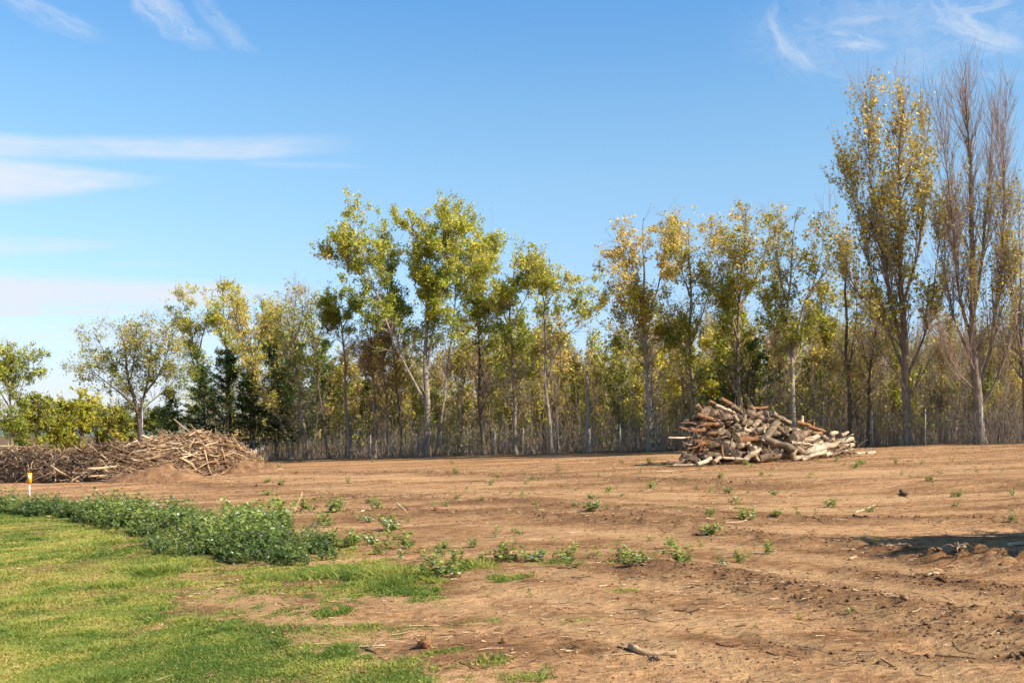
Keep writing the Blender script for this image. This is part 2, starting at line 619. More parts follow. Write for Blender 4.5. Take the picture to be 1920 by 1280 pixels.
def mat_ground():
    mt, nt, b = new_mat('soil')
    b.inputs['Roughness'].default_value = 0.95
    b.inputs['Specular IOR Level'].default_value = 0.08
    co = coords(nt)
    st = nz(nt, mapping(nt, co, (0.10, 0.55, 1), (0, 0, R(10))), 1.0, 6, 0.62, 0.6)
    mid = nz(nt, mapping(nt, co, (0.6, 1.5, 1), (0, 0, R(10))), 1.0, 6, 0.65)
    fine = nz(nt, mapping(nt, co, (5.0, 9.0, 5.0), (0, 0, R(8))), 1.0, 6, 0.7)
    grit = nz(nt, co, 60.0, 3, 0.7)
    f = mth(nt, 'ADD', mth(nt, 'MULTIPLY', st, 0.95), mth(nt, 'MULTIPLY', mid, 0.60))
    f = mth(nt, 'SUBTRACT', f, 0.275)
    f = mth(nt, 'ADD', f, mth(nt, 'MULTIPLY', mth(nt, 'SUBTRACT', fine, 0.5), 0.75))
    sand = ramp(nt, f, [(0.28, (0.145, 0.066, 0.027)), (0.42, (0.265, 0.132, 0.056)), (0.53, (0.42, 0.225, 0.10)), (0.68, (0.62, 0.36, 0.17))])
    sand = mixc(nt, ramp(nt, grit, [(0.35, (0, 0, 0)), (0.75, (0.5, 0.5, 0.5))]), sand, (0.46, 0.265, 0.125))
    sand = mixc(nt, mth(nt, 'MULTIPLY', attr(nt, 'packed_and_lit'), 0.75), sand, mixc(nt, fine, (0.42, 0.245, 0.110), (0.66, 0.41, 0.195)))
    rd = mth(nt, 'MULTIPLY', attr(nt, 'churned'), 0.8)
    sand = mixc(nt, rd, sand, mixc(nt, fine, (0.085, 0.040, 0.018), (0.24, 0.122, 0.055)))
    turf = ramp(nt, nz(nt, co, 9.0, 5, 0.7), [(0.3, (0.09, 0.09, 0.018)), (0.5, (0.22, 0.19, 0.042)), (0.7, (0.40, 0.27, 0.10))])
    g = attr(nt, 'grass')
    c = mixc(nt, mth(nt, 'MULTIPLY', g, 0.8), sand, turf)
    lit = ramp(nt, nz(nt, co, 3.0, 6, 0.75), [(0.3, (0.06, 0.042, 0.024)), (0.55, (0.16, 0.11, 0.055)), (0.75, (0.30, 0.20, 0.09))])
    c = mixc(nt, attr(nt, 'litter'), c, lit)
    nt.links.new(c, b.inputs['Base Color'])
    vo = nt.nodes.new('ShaderNodeTexVoronoi')
    vo.inputs['Scale'].default_value = 14.0
    nt.links.new(mapping(nt, co, (0.7, 1.2, 1), (0, 0, R(8))), vo.inputs['Vector'])
    hgt = mth(nt, 'ADD', mth(nt, 'MULTIPLY', fine, 1.0), mth(nt, 'MULTIPLY', vo.outputs['Distance'], 0.25))
    hgt = mth(nt, 'ADD', hgt, mth(nt, 'MULTIPLY', grit, 0.2))
    bump(nt, b, hgt, 1.0, 0.13)
    return mt


def mat_attr_leaf(name, stops, trans=0.35, rough=0.6):
    mt = bpy.data.materials.new(name)
    mt.use_nodes = True
    nt = mt.node_tree
    b = nt.nodes['Principled BSDF']
    b.inputs['Roughness'].default_value = rough
    b.inputs['Specular IOR Level'].default_value = 0.25
    c = ramp(nt, attr(nt, 'tone'), stops)
    nt.links.new(c, b.inputs['Base Color'])
    tr = nt.nodes.new('ShaderNodeBsdfTranslucent')
    nt.links.new(mixc(nt, 0.35, c, (0.25, 0.22, 0.02)), tr.inputs[0])
    mx = nt.nodes.new('ShaderNodeMixShader')
    mx.inputs[0].default_value = trans
    nt.links.new(b.outputs[0], mx.inputs[1])
    nt.links.new(tr.outputs[0], mx.inputs[2])
    nt.links.new(mx.outputs[0], nt.nodes['Material Output'].inputs[0])
    return mt


def mat_bark(name, dark, mid, light, scale=6.0, zs=0.35, bumpd=0.03):
    mt, nt, b = new_mat(name)
    co = coords(nt)
    v = mapping(nt, co, (1, 1, zs))
    a = nz(nt, v, scale, 6, 0.7, 0.4)
    c = ramp(nt, a, [(0.30, dark), (0.5, mid), (0.72, light)])
    big = nz(nt, co, 0.7, 3, 0.5)
    c = mixc(nt, mth(nt, 'MULTIPLY', big, 0.5), c, mid)
    nt.links.new(c, b.inputs['Base Color'])
    bump(nt, b, a, 0.8, bumpd)
    return mt


def mat_wood_tone(name, stops, scale=7.0, amp=1.35, bd=0.02):
    """Weathered wood whose tone varies from piece to piece (attribute 'tone') with grain on top."""
    mt, nt, b = new_mat(name)
    co = coords(nt)
    a = nz(nt, co, scale, 6, 0.72, 0.6)
    t = mth(nt, 'ADD', attr(nt, 'tone'), mth(nt, 'MULTIPLY', mth(nt, 'SUBTRACT', a, 0.5), amp), True)
    nt.links.new(ramp(nt, t, stops), b.inputs['Base Color'])
    bump(nt, b, a, 0.6, bd)
    return mt


def plain(name, c, rough=0.6, metal=0.0, var=0.25, scale=8.0):
    mt, nt, b = new_mat(name)
    a = nz(nt, coords(nt), scale, 5, 0.65)
    lo = tuple(x * (1 - var) for x in c)
    hi = tuple(min(x * (1 + var), 1) for x in c)
    nt.links.new(ramp(nt, a, [(0.3, lo), (0.7, hi)]), b.inputs['Base Color'])
    b.inputs['Roughness'].default_value = rough
    b.inputs['Metallic'].default_value = metal
    return mt


M = {}
M['soil'] = mat_ground()
M['mound'] = None
M['grass'] = mat_attr_leaf('grass_blades', [(0.0, (0.085, 0.155, 0.022)), (0.4, (0.20, 0.27, 0.042)), (0.75, (0.36, 0.36, 0.062)), (1.0, (0.52, 0.40, 0.13))], 0.35)
M['leaf_green'] = mat_attr_leaf('green_leaves', [(0.0, (0.10, 0.15, 0.018)), (0.4, (0.27, 0.32, 0.036)), (0.75, (0.50, 0.50, 0.065)), (1.0, (0.68, 0.54, 0.10))], 0.36)
M['leaf_gold'] = mat_attr_leaf('golden_leaves', [(0.0, (0.13, 0.17, 0.02)), (0.38, (0.33, 0.34, 0.04)), (0.72, (0.64, 0.46, 0.065)), (1.0, (0.78, 0.58, 0.19))], 0.36)
M['leaf_rust'] = mat_attr_leaf('rusty_leaves', [(0.0, (0.20, 0.18, 0.036)), (0.5, (0.48, 0.33, 0.08)), (1.0, (0.66, 0.44, 0.16))], 0.36)
M['leaf_yellow'] = mat_attr_leaf('yellow_leaves', [(0.0, (0.26, 0.29, 0.03)), (0.5, (0.54, 0.49, 0.045)), (1.0, (0.74, 0.57, 0.065))], 0.36)
M['leaf_dark'] = mat_attr_leaf('dark_evergreen_foliage', [(0.0, (0.024, 0.055, 0.016)), (0.6, (0.06, 0.105, 0.024)), (1.0, (0.13, 0.165, 0.04))], 0.25)
M['weed'] = mat_attr_leaf('weed_leaves', [(0.0, (0.06, 0.115, 0.032)), (0.4, (0.155, 0.22, 0.055)), (0.72, (0.32, 0.375, 0.075)), (0.86, (0.42, 0.44, 0.13)), (0.89, (0.52, 0.56, 0.48)), (1.0, (0.66, 0.69, 0.63))], 0.35)
M['weed_stem'] = plain('green_stems', (0.17, 0.20, 0.05), 0.7, 0, 0.3)
M['bark'] = mat_bark('grey_brown_bark', (0.07, 0.05, 0.035), (0.21, 0.16, 0.115), (0.38, 0.31, 0.235))
M['bark_pale'] = mat_bark('pale_bark', (0.11, 0.085, 0.063), (0.27, 0.22, 0.17), (0.46, 0.40, 0.33))
M['bark_dark'] = mat_bark('dark_bark', (0.03, 0.021, 0.015), (0.095, 0.068, 0.048), (0.20, 0.155, 0.115))
M['twig'] = mat_bark('brown_twigs', (0.15, 0.105, 0.072), (0.33, 0.245, 0.17), (0.50, 0.39, 0.285), 3.0)
M['twig_purple'] = mat_bark('pinkish_twigs', (0.20, 0.135, 0.095), (0.36, 0.25, 0.18), (0.50, 0.37, 0.28), 3.0)
M['brush'] = mat_wood_tone('weathered_brushwood', [(0.0, (0.05, 0.027, 0.014)), (0.35, (0.17, 0.098, 0.052)), (0.65, (0.38, 0.25, 0.14)), (1.0, (0.64, 0.48, 0.30))])
M['log_bark'] = mat_wood_tone('log_bark', [(0.0, (0.045, 0.030, 0.020)), (0.3, (0.145, 0.094, 0.058)), (0.6, (0.33, 0.235, 0.145)), (1.0, (0.66, 0.54, 0.37))], 6.0, 0.95, 0.04)
M['log_red'] = mat_wood_tone('reddish_bark', [(0.0, (0.08, 0.035, 0.016)), (0.5, (0.24, 0.115, 0.05)), (1.0, (0.42, 0.24, 0.12))], 6.0, 1.0, 0.04)
M['steel'] = plain('galvanised_steel', (0.30, 0.30, 0.30), 0.5, 0.3)
M['wire'] = plain('grey_fence_wire', (0.17, 0.155, 0.14), 0.7, 0.0)
M['orange'] = plain('orange_plastic', (0.85, 0.36, 0.015), 0.5, 0, 0.1)
M['white'] = plain('white_paint', (0.80, 0.80, 0.78), 0.5, 0, 0.06)
M['blue'] = plain('blue_plate', (0.10, 0.22, 0.50), 0.5, 0, 0.1)


def mat_cut():
    mt, nt, b = new_mat('cut_wood')
    co = coords(nt)
    w = nt.nodes.new('ShaderNodeTexNoise')
    w.inputs['Scale'].default_value = 9
    w.inputs['Detail'].default_value = 6
    nt.links.new(co, w.inputs['Vector'])
    c = ramp(nt, w.outputs['Fac'], [(0.3, (0.22, 0.135, 0.07)), (0.5, (0.40, 0.27, 0.15)), (0.7, (0.56, 0.41, 0.25))])
    nt.links.new(c, b.inputs['Base Color'])
    bump(nt, b, w.outputs['Fac'], 0.5, 0.02)
    return mt


M['cut'] = mat_cut()


def mat_mound():
    mt, nt, b = new_mat('heaped_earth')
    co = coords(nt)
    a = nz(nt, co, 2.2, 7, 0.7)
    f = nz(nt, co, 12, 5, 0.7)
    c = ramp(nt, a, [(0.3, (0.10, 0.050, 0.024)), (0.5, (0.23, 0.122, 0.058)), (0.7, (0.40, 0.23, 0.115))])
    nt.links.new(c, b.inputs['Base Color'])
    bump(nt, b, mth(nt, 'ADD', a, mth(nt, 'MULTIPLY', f, 0.5)), 1.0, 0.15)
    return mt


M['mound'] = mat_mound()
M['shade_earth'] = plain('shade_dark_earth', (0.075, 0.042, 0.024), 0.95, 0, 0.5, 3.0)  # core earth darkened to paint in the shade between the branches


# ------------------------------------------------------------------ ground sheet
def build_ground():
    ys = [-400, -120, -40, -15, -6, 0, 2.5]
    y = 4.0
    while y < 130:
        ys.append(y)
        y += 0.0040 * y + 0.0006 * y * y
    ys += [140, 155, 175, 200, 240, 300, 400, 600, 900, 1400, 2200, 3500, 6000]
    ys = np.array(ys)
    ui = np.linspace(-0.66, 0.66, 640)
    uo = np.array([0.7, 0.76, 0.85, 1.0, 1.3, 1.8, 2.8, 5, 10, 22])
    us = np.r_[-uo[::-1], ui, uo]
    w = np.maximum(ys, 4.0) + np.where(ys < 4, (4 - ys) * 0.15, 0)
    X = us[None, :] * w[:, None]
    Y = np.repeat(ys[:, None], len(us), 1)
    Z = gz(X, Y)
    g = grass_cover(X, Y)
    _, k = ridge_field(X, Y)
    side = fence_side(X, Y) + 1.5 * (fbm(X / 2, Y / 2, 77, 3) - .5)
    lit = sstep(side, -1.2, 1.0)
    ny, nx = X.shape
    i, j = np.meshgrid(np.arange(ny - 1), np.arange(nx - 1), indexing='ij')
    b = i * nx + j
    q = np.stack([b, b + 1, b + nx + 1, b + nx], -1).reshape(-1, 4)
    o = mesh_obj('ground', np.stack([X, Y, Z], -1), [q], M['soil'], smooth=True,
                 attrs={'grass': ('POINT', g.ravel()), 'churned': ('POINT', k.ravel()), 'litter': ('POINT', lit.ravel()), 'packed_and_lit': ('POINT', np.clip(packed_and_lit(X, Y), 0, 1).ravel())})
    tag(o, kind='structure')
    print('ground tris', len(q) * 2)


build_ground()


def build_hill():
    """A low wooded ridge on the horizon."""
    xs = np.linspace(-3200, 3200, 160)
    prof = np.array([0, 0.35, 0.75, 1.0, 0.9, 0.4, -0.05])
    yy = np.array([1500, 1650, 1850, 2050, 2250, 2500, 2700.0])
    top = 12 + 26 * fbm(xs / 500, xs * 0, 5, 4) + 10 * np.exp(-((xs + 640) / 260) ** 2)
    X = np.repeat(xs[None], 7, 0)
    Y = np.repeat(yy[:, None], 160, 1) + 60 * np.sin(xs / 300)[None]
    Z = prof[:, None] * top[None] - 4 + 4 * fbm(X / 60, Y / 60, 6, 3)
    Z = Z + plane_z(X, Y)
    i, j = np.meshgrid(np.arange(6), np.arange(159), indexing='ij')
    b = i * 160 + j
    q = np.stack([b, b + 1, b + 161, b + 160], -1).reshape(-1, 4)
    mt, nt, bs = new_mat('distant_woodland')
    a = nz(nt, coords(nt), 0.03, 6, 0.7)
    nt.links.new(ramp(nt, a, [(0.3, (0.05, 0.07, 0.05)), (0.7, (0.15, 0.16, 0.11))]), bs.inputs['Base Color'])
    tag(mesh_obj('hill', np.stack([X, Y, Z], -1), [q], mt, smooth=True), kind='structure')


build_hill()


# ------------------------------------------------------------------ trees
def grow(S, D, Ln, r0, r1, K, up, wob, rg):
    t = np.linspace(0, 1, K)[None, :, None]
    Ln = np.asarray(Ln)[:, None, None]
    N = len(S)
    P = S[:, None, :] + D[:, None, :] * Ln * t
    P[:, :, 2] += (up * Ln[:, :, 0] * t[:, :, 0] ** 1.8)
    ph = rg.random((N, 1, 3)) * 6.28
    fr = 2.0 + rg.random((N, 1, 3)) * 4
    P = P + wob * Ln * t * (np.sin(fr * t * 1.6 + ph) - np.sin(ph))
    Rd = np.asarray(r0)[:, None] + (np.asarray(r1) - np.asarray(r0))[:, None] * t[:, :, 0] ** 0.8
    return P, Rd


def spawn(P, Rd, n, tmin, tmax, ang, rg, bias=1.0, ang_sd=10):
    N, K, _ = P.shape
    ln = np.linalg.norm(np.diff(P, axis=1), axis=2).sum(1)
    idx = rg.choice(N, n, p=ln / ln.sum())
    t = tmin + (tmax - tmin) * rg.random(n) ** bias
    f = t * (K - 1)
    i = np.minimum(f.astype(int), K - 2)
    fr = (f - i)[:, None]
    S = P[idx, i] * (1 - fr) + P[idx, i + 1] * fr
    T = unit(P[idx, i + 1] - P[idx, i])
    r = Rd[idx, i] * (1 - fr[:, 0]) + Rd[idx, i + 1] * fr[:, 0]
    q = rg.normal(size=(n, 3))
    q = unit(q - (q * T).sum(1, keepdims=True) * T)
    a = np.radians(np.clip(rg.normal(ang, ang_sd, n), 8, 110))[:, None]
    D = unit(T * np.cos(a) + q * np.sin(a))
    return S, D, r, t, idx


def leaves(C, size, tone, rg, narrow=0.62, flat=0.0):
    """A folded-diamond leaf at each centre."""
    n = len(C)
    a = unit(rg.normal(size=(n, 3)) * np.array([1, 1, 1 - flat]))
    b = rg.normal(size=(n, 3))
    b = unit(b - (b * a).sum(1, keepdims=True) * a)
    s = size * (0.45 + 1.0 * rg.random((n, 1)))
    k = 0.35 + 0.5 * rg.random((n, 1))
    v = np.stack([C - a * s * 0.55, C + a * s * 0.45 + b * s * k, C + a * s * 0.35 - b * s * k], 1).reshape(-1, 3)
    q = np.arange(3 * n).reshape(-1, 3)
    return v, q, tone


def make_tree(name, stems, label, cat='tree', group=None, seed=0, l1=30, L1=(2.5, 0.5), a1=42, t1=(0.3, 0.98), up1=0.25,
              n2=220, L2=1.2, a2=40, up2=0.15, n3=900, L3=0.5, a3=35, nleaf=6000, leaf=0.17, leafmat='leaf_green', tone=(0.45, 0.22),
              bark='bark', twig='twig', lmin=0.0, tone_h=0.0, clump=0.5, leafcap=1.0, link=True, loc=(0, 0, 0), wob=0.05, leafjit=0.16, tmin_leaf=0.15,
              twig_r=1.0, leaf_low=None):
    """stems: list of (points(local m), r0, r1). leaf_low: relative heights (start, full) below which leaves thin out."""
    rg = np.random.default_rng(seed + 1000)
    if seed < 300:
        nleaf = int(nleaf * (1.75 if seed < 50 else 1.3))
        leafjit *= 0.85
        n3 = int(n3 * 0.74)
        leaf *= 0.66
        l1 = int(l1 * 1.4)
        L1 = (L1[0] * 0.95, L1[1] * 0.95)
        clump = min(clump + 0.2, 1.0)
        n2 = int(n2 * 1.15)
        L2 *= 1.1
        t1 = (max(t1[0] - 0.10, 0.12), t1[1])
    K0 = 14
    SP = np.array([resample(s[0], K0) for s in stems])
    ln = np.linalg.norm(np.diff(SP, axis=1), axis=2).sum(1)
    ph = rg.random((len(stems), 1, 3)) * 6.28
    tk = np.linspace(0, 1, K0)[None, :, None]
    jit = 0.0045 * ln[:, None, None] * np.minimum(tk * 4, 1) * (np.sin(9 * tk + ph) + 0.7 * np.sin(19 * tk + 2 * ph))
    SP = SP + jit * np.array([1, 1, 0.3])
    SR = np.array([s[1] * 0.85 + (s[2] - s[1] * 0.85) * np.linspace(0, 1, K0) ** 0.75 for s in stems])
    SR[0, 0] *= 1.3
    H = SP[..., 2].max()
    parts = [tubes(SP, SR, 9, knob=0.06, seed=seed)]
    S, D, r, t, idx = spawn(SP, SR, l1, t1[0], t1[1], a1, rg)
    Ln = (L1[0] + (L1[1] - L1[0]) * t) * (0.6 + 0.7 * rg.random(l1))
    P1, R1 = grow(S, D, Ln, np.minimum(r * 0.55, 0.02 + Ln * 0.02), np.full(l1, 0.008), 7, up1, wob, rg)
    parts.append(tubes(P1, R1, 6))
    root = None
    v, f = merge(parts)
    leafy1 = np.where(rg.random(l1) < clump, 1.0, 0.15 + 0.35 * rg.random(l1))
    leafy1 = np.where(rg.random(l1) < 0.08, 0.0, leafy1)
    # twigs
    AP = P1
    S2, D2, r2, t2, i2 = spawn(P1, R1, n2, 0.12, 1.0, a2, rg)
    L2n = L2 * (1.1 - 0.5 * t2) * (0.5 + 0.8 * rg.random(n2))
    P2, R2 = grow(S2, D2, L2n, np.minimum(r2 * 0.7, 0.022) * twig_r, np.full(n2, 0.005), 4, up2, wob * 1.2, rg)
    leafy2 = leafy1[i2] * (0.5 + 0.7 * rg.random(n2))
    S3, D3, r3, t3, i3 = spawn(P2, R2, n3, 0.1, 1.0, a3, rg)
    L3n = L3 * (0.5 + 0.9 * rg.random(n3))
    P3, R3 = grow(S3, D3, L3n, np.full(n3, 0.0085) * twig_r, np.full(n3, 0.004) * twig_r, 3, up2, wob, rg)
    leafy3 = leafy2[i3] * (0.5 + 0.7 * rg.random(n3))
    tv, tf = merge([tubes(P2, R2, 4), tubes(P3, R3, 3)])
    lv = None
    if nleaf:
        w = leafy3 * (P3[:, 1, 2] / H > lmin)
        if leaf_low:
            w = w * sstep(P3[:, 1, 2] / H, leaf_low[0], leaf_low[1])
        w = w * (P3[:, 1, 2] / H < leafcap * (0.9 + 0.2 * rg.random(n3)))
        w = np.maximum(w, 0)
        pi = rg.choice(n3, nleaf, p=w / w.sum())
        tt = tmin_leaf + (1.05 - tmin_leaf) * rg.random(nleaf)
        f_ = np.clip(tt, 0, 0.999) * 2
        k_ = f_.astype(int)
        fr = (f_ - k_)[:, None]
        C = P3[pi, k_] * (1 - fr) + P3[pi, k_ + 1] * fr + rg.normal(size=(nleaf, 3)) * leafjit
        br = rg.normal(size=n2)[i3][pi] * 0.5 + rg.normal(size=l1)[i2][i3][pi] * 0.5
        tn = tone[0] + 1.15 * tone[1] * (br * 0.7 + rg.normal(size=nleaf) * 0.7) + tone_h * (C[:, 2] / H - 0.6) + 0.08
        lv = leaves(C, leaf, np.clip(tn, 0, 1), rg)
    root = empty(name, loc) if link else bpy.data.objects.new(name, None)
    if link:
        tag(root, label, cat, group)
    else:
        root['category'] = cat
    mesh_obj('trunk', v, f, M[bark], root, True, link=link)
    if n3 > 30:
        mesh_obj('twigs', tv, tf, M[twig], root, False, link=link)['kind'] = 'stuff'
    if lv:
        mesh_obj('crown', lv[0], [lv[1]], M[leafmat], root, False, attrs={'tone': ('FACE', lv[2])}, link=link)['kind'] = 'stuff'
    return root


def px_stem(base_px, d, stems):
    """Photo outlines of the stems of a tree standing at distance d -> local metres (with some depth of their own)."""
    bx = (base_px - 960) / F * d
    bz = float(gz(bx, d))
    out = []
    for s in stems:
        pts, r0, r1 = s[0], s[1], s[2]
        dep = s[3] if len(s) > 3 else 0.0
        n = len(pts)
        loc = []
        for i, (px, py) in enumerate(pts):
            dy = dep * i / max(n - 1, 1)
            dd = d + dy
            loc.append(((px - 960) / F * dd - bx, dy, EYE + (HZ - py) / F * dd - bz))
        if len(out) == 0:
            loc[0] = (loc[0][0], 0, -0.25)
        out.append((np.array(loc), r0, r1))
    return out, (bx, d, bz)


def photo_tree(name, label, base_px, off, stems, d=None, keep=0.955, **kw):
    """keep: the stems stop a little short of the outline, twigs and leaves make up the rest."""
    d = d or fence_d(base_px, off)
    stems = [([(a, 850 + (b - 850) * keep) for a, b in s_[0]],) + tuple(s_[1:]) for s_ in stems]
    st, loc = px_stem(base_px, d, stems)
    return make_tree(name, st, label, loc=loc, **kw)



ORD = 'first second third fourth fifth sixth seventh eighth ninth tenth eleventh twelfth thirteenth fourteenth fifteenth sixteenth seventeenth eighteenth nineteenth twentieth'.split()
ORD += ['twenty-' + o for o in ORD[:9]] + ['thirtieth'] + ['thirty-' + o for o in ORD[:9]] + ['fortieth'] + ['forty-' + o for o in ORD[:9]] + ['fiftieth'] + ['fifty-' + o for o in ORD[:9]] + ['sixtieth']
ROW = 'large trees along the wire fence'
def build_main_trees():
    # --- the two tall poplars on the right
    photo_tree('poplar_tree', 'tall half-bare poplar with orange leaves and forked tops, left of the two tallest trees', 1705, 1.6, [
        ([(1705, 836), (1704, 780), (1700, 700), (1694, 620), (1688, 540), (1686, 440), (1690, 300), (1692, 200), (1693, 128)], 0.34, 0.02, -0.5),
        ([(1695, 640), (1672, 560), (1655, 450), (1640, 330), (1628, 230), (1622, 140)], 0.15, 0.012, -1.0),
        ([(1690, 560), (1716, 470), (1728, 370), (1735, 270), (1742, 170)], 0.13, 0.012, 1.0),
        ([(1697, 690), (1672, 620), (1648, 540), (1620, 420), (1602, 330), (1592, 280)], 0.11, 0.01, 0.8),
        ([(1702, 690), (1722, 640), (1745, 560), (1757, 470), (1760, 400)], 0.11, 0.01, -1.0),
        ([(1700, 650), (1645, 575), (1600, 510), (1570, 440), (1555, 400)], 0.08, 0.01, -1.6),
        ([(1704, 740), (1682, 690), (1650, 640), (1632, 600)], 0.08, 0.01, -1.6),
        ([(1704, 735), (1740, 670), (1770, 620)], 0.07, 0.01, -1.0),
    ], keep=0.925, group=ROW, seed=1, l1=170, L1=(2.1, 1.2), a1=20, t1=(0.22, 0.98), up1=0.35, n2=1000, L2=1.4, a2=24, up2=0.4, n3=3600, L3=0.8, a3=22,
        nleaf=8200, leaf=0.21, leafmat='leaf_gold', tone=(0.56, 0.25), tone_h=0.45, clump=0.6, leafcap=0.97, bark='bark', twig='twig', leafjit=0.11, wob=0.03, leaf_low=(0.22, 0.42))
    photo_tree('poplar_tree', 'tallest poplar of the row, nearly leafless with a feathery pinkish-brown crown', 1838, 1.6, [
        ([(1838, 836), (1836, 780), (1832, 700), (1826, 600), (1822, 480), (1820, 340), (1816, 210), (1812, 104)], 0.36, 0.02, -0.5),
        ([(1828, 640), (1806, 560), (1790, 440), (1780, 320), (1770, 230), (1765, 160)], 0.14, 0.012, -1.0),
        ([(1824, 560), (1842, 450), (1852, 330), (1858, 230), (1862, 160)], 0.14, 0.012, 1.2),
        ([(1834, 720), (1858, 640), (1872, 520), (1880, 380), (1884, 270), (1886, 190)], 0.15, 0.012, -1.5),
        ([(1833, 690), (1806, 620), (1780, 540), (1765, 450), (1758, 380)], 0.10, 0.01, 1.0),
        ([(1836, 760), (1860, 720), (1886, 650), (1906, 560)], 0.12, 0.01, -1.0),
        ([(1836, 730), (1800, 690), (1772, 640)], 0.07, 0.01, -1.4),
    ], keep=0.925, group=ROW, seed=2, l1=150, L1=(2.0, 1.2), a1=19, t1=(0.25, 0.98), up1=0.35, n2=1050, L2=1.4, a2=22, up2=0.4, n3=4200, L3=0.85, a3=20,
        nleaf=2200, leaf=0.16, leafmat='leaf_gold', tone=(0.5, 0.25), clump=0.35, leafcap=0.7, bark='bark', twig='twig_purple', leafjit=0.10, wob=0.03, leaf_low=(0.22, 0.42))
    photo_tree('poplar_tree', 'poplar cut off by the right edge, sparse ochre leaves on slim upright stems', 1925, 3.0, [
        ([(1925, 834), (1922, 740), (1916, 620), (1912, 480), (1910, 330)], 0.20, 0.015, 0.5),
        ([(1920, 680), (1900, 560), (1890, 440), (1886, 360)], 0.09, 0.01, -0.8),
        ([(1920, 660), (1950, 540), (1960, 420), (1965, 350)], 0.09, 0.01, 0.8),
    ], group=ROW, seed=3, l1=60, L1=(2.4, 0.8), a1=28, up1=0.35, n2=350, L2=1.1, n3=1200, L3=0.6, a3=24, nleaf=2600, leaf=0.16, leafmat='leaf_gold', tone=(0.4, 0.25), twig='twig_purple', up2=0.3, leafjit=0.12)
    # --- middle-right group behind the log pile
    photo_tree('poplar_tree', 'poplar with pale gold top and bare branches reaching left, first tree right of the gap', 1218, 1.8, [
        ([(1218, 846), (1218, 780), (1214, 700), (1210, 600), (1206, 500), (1204, 420), (1206, 388)], 0.27, 0.03, 0.0),
        ([(1212, 660), (1192, 600), (1170, 545), (1148, 500), (1132, 488)], 0.10, 0.012, -1.2),
        ([(1210, 590), (1235, 520), (1250, 440), (1256, 392)], 0.10, 0.015, 0.8),
        ([(1208, 560), (1190, 500), (1174, 440), (1168, 400)], 0.10, 0.015, -0.8),
        ([(1215, 690), (1175, 640), (1150, 590), (1130, 560)], 0.06, 0.01, -0.6),
        ([(1214, 680), (1240, 640), (1258, 600)], 0.06, 0.01, -0.6),
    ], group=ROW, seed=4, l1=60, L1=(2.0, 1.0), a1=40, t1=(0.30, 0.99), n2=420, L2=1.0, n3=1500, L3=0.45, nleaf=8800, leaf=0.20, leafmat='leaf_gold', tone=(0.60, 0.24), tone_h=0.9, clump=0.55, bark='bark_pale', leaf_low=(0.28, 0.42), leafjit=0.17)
    photo_tree('poplar_tree', 'slim poplar left of the forked one behind the log pile, thin upright crown', 1298, 2.2, [
        ([(1298, 842), (1298, 760), (1296, 660), (1294, 560), (1292, 470), (1290, 405)], 0.22, 0.025, 0.0),
        ([(1295, 640), (1318, 570), (1340, 500), (1352, 450)], 0.08, 0.012, -0.8),
        ([(1296, 690), (1272, 620), (1256, 570), (1250, 540)], 0.07, 0.012, 0.8),
        ([(1293, 540), (1276, 480), (1268, 420)], 0.07, 0.012, -0.6),
    ], group=ROW, seed=5, l1=46, L1=(1.9, 0.8), a1=38, t1=(0.3, 0.98), n2=320, L2=0.9, n3=1200, L3=0.45, nleaf=4600, leaf=0.17, leafmat='leaf_gold', tone=(0.28, 0.22), tone_h=0.7, clump=0.45, leaf_low=(0.22, 0.4))
    photo_tree('poplar_tree', 'fork-topped poplar straight behind the peak of the log pile', 1388, 2.2, [
        ([(1388, 840), (1388, 760), (1386, 680), (1382, 600), (1388, 520), (1396, 440), (1402, 380)], 0.24, 0.03, 0.0),
        ([(1386, 640), (1366, 560), (1350, 500), (1336, 440), (1332, 410)], 0.12, 0.015, -0.8),
        ([(1384, 570), (1420, 500), (1440, 430), (1450, 385)], 0.11, 0.015, 0.8),
        ([(1388, 600), (1384, 520), (1378, 450), (1376, 420)], 0.08, 0.012, 1.2),
        ([(1386, 660), (1352, 600), (1330, 560)], 0.06, 0.01, -1.0),
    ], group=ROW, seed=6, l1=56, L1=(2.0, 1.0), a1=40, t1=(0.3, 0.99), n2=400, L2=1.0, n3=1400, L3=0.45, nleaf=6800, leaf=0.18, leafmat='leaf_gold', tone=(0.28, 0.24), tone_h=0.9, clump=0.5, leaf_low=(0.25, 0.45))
    photo_tree('poplar_tree', 'pale-trunked poplar splitting into a leafy left stem and a bare right limb', 1486, 1.8, [
        ([(1486, 838), (1487, 760), (1485, 690), (1484, 640), (1478, 560), (1482, 470), (1490, 400), (1496, 366)], 0.26, 0.015, 0.0),
        ([(1486, 650), (1500, 590), (1516, 540), (1542, 500), (1566, 470), (1580, 440)], 0.15, 0.012, -1.0),
        ([(1480, 570), (1462, 500), (1455, 440), (1452, 400)], 0.10, 0.012, 0.8),
        ([(1520, 535), (1538, 470), (1546, 420)], 0.06, 0.01, -0.6),
        ([(1484, 660), (1448, 600), (1430, 560)], 0.07, 0.01, 0.6),
    ], group=ROW, seed=7, l1=52, L1=(2.0, 0.8), a1=38, t1=(0.35, 0.98), n2=340, L2=1.0, n3=1300, L3=0.5, nleaf=4600, leaf=0.18, leafmat='leaf_gold', tone=(0.30, 0.22), tone_h=0.6, clump=0.4, bark='bark_pale', leafcap=0.93, leaf_low=(0.3, 0.5))
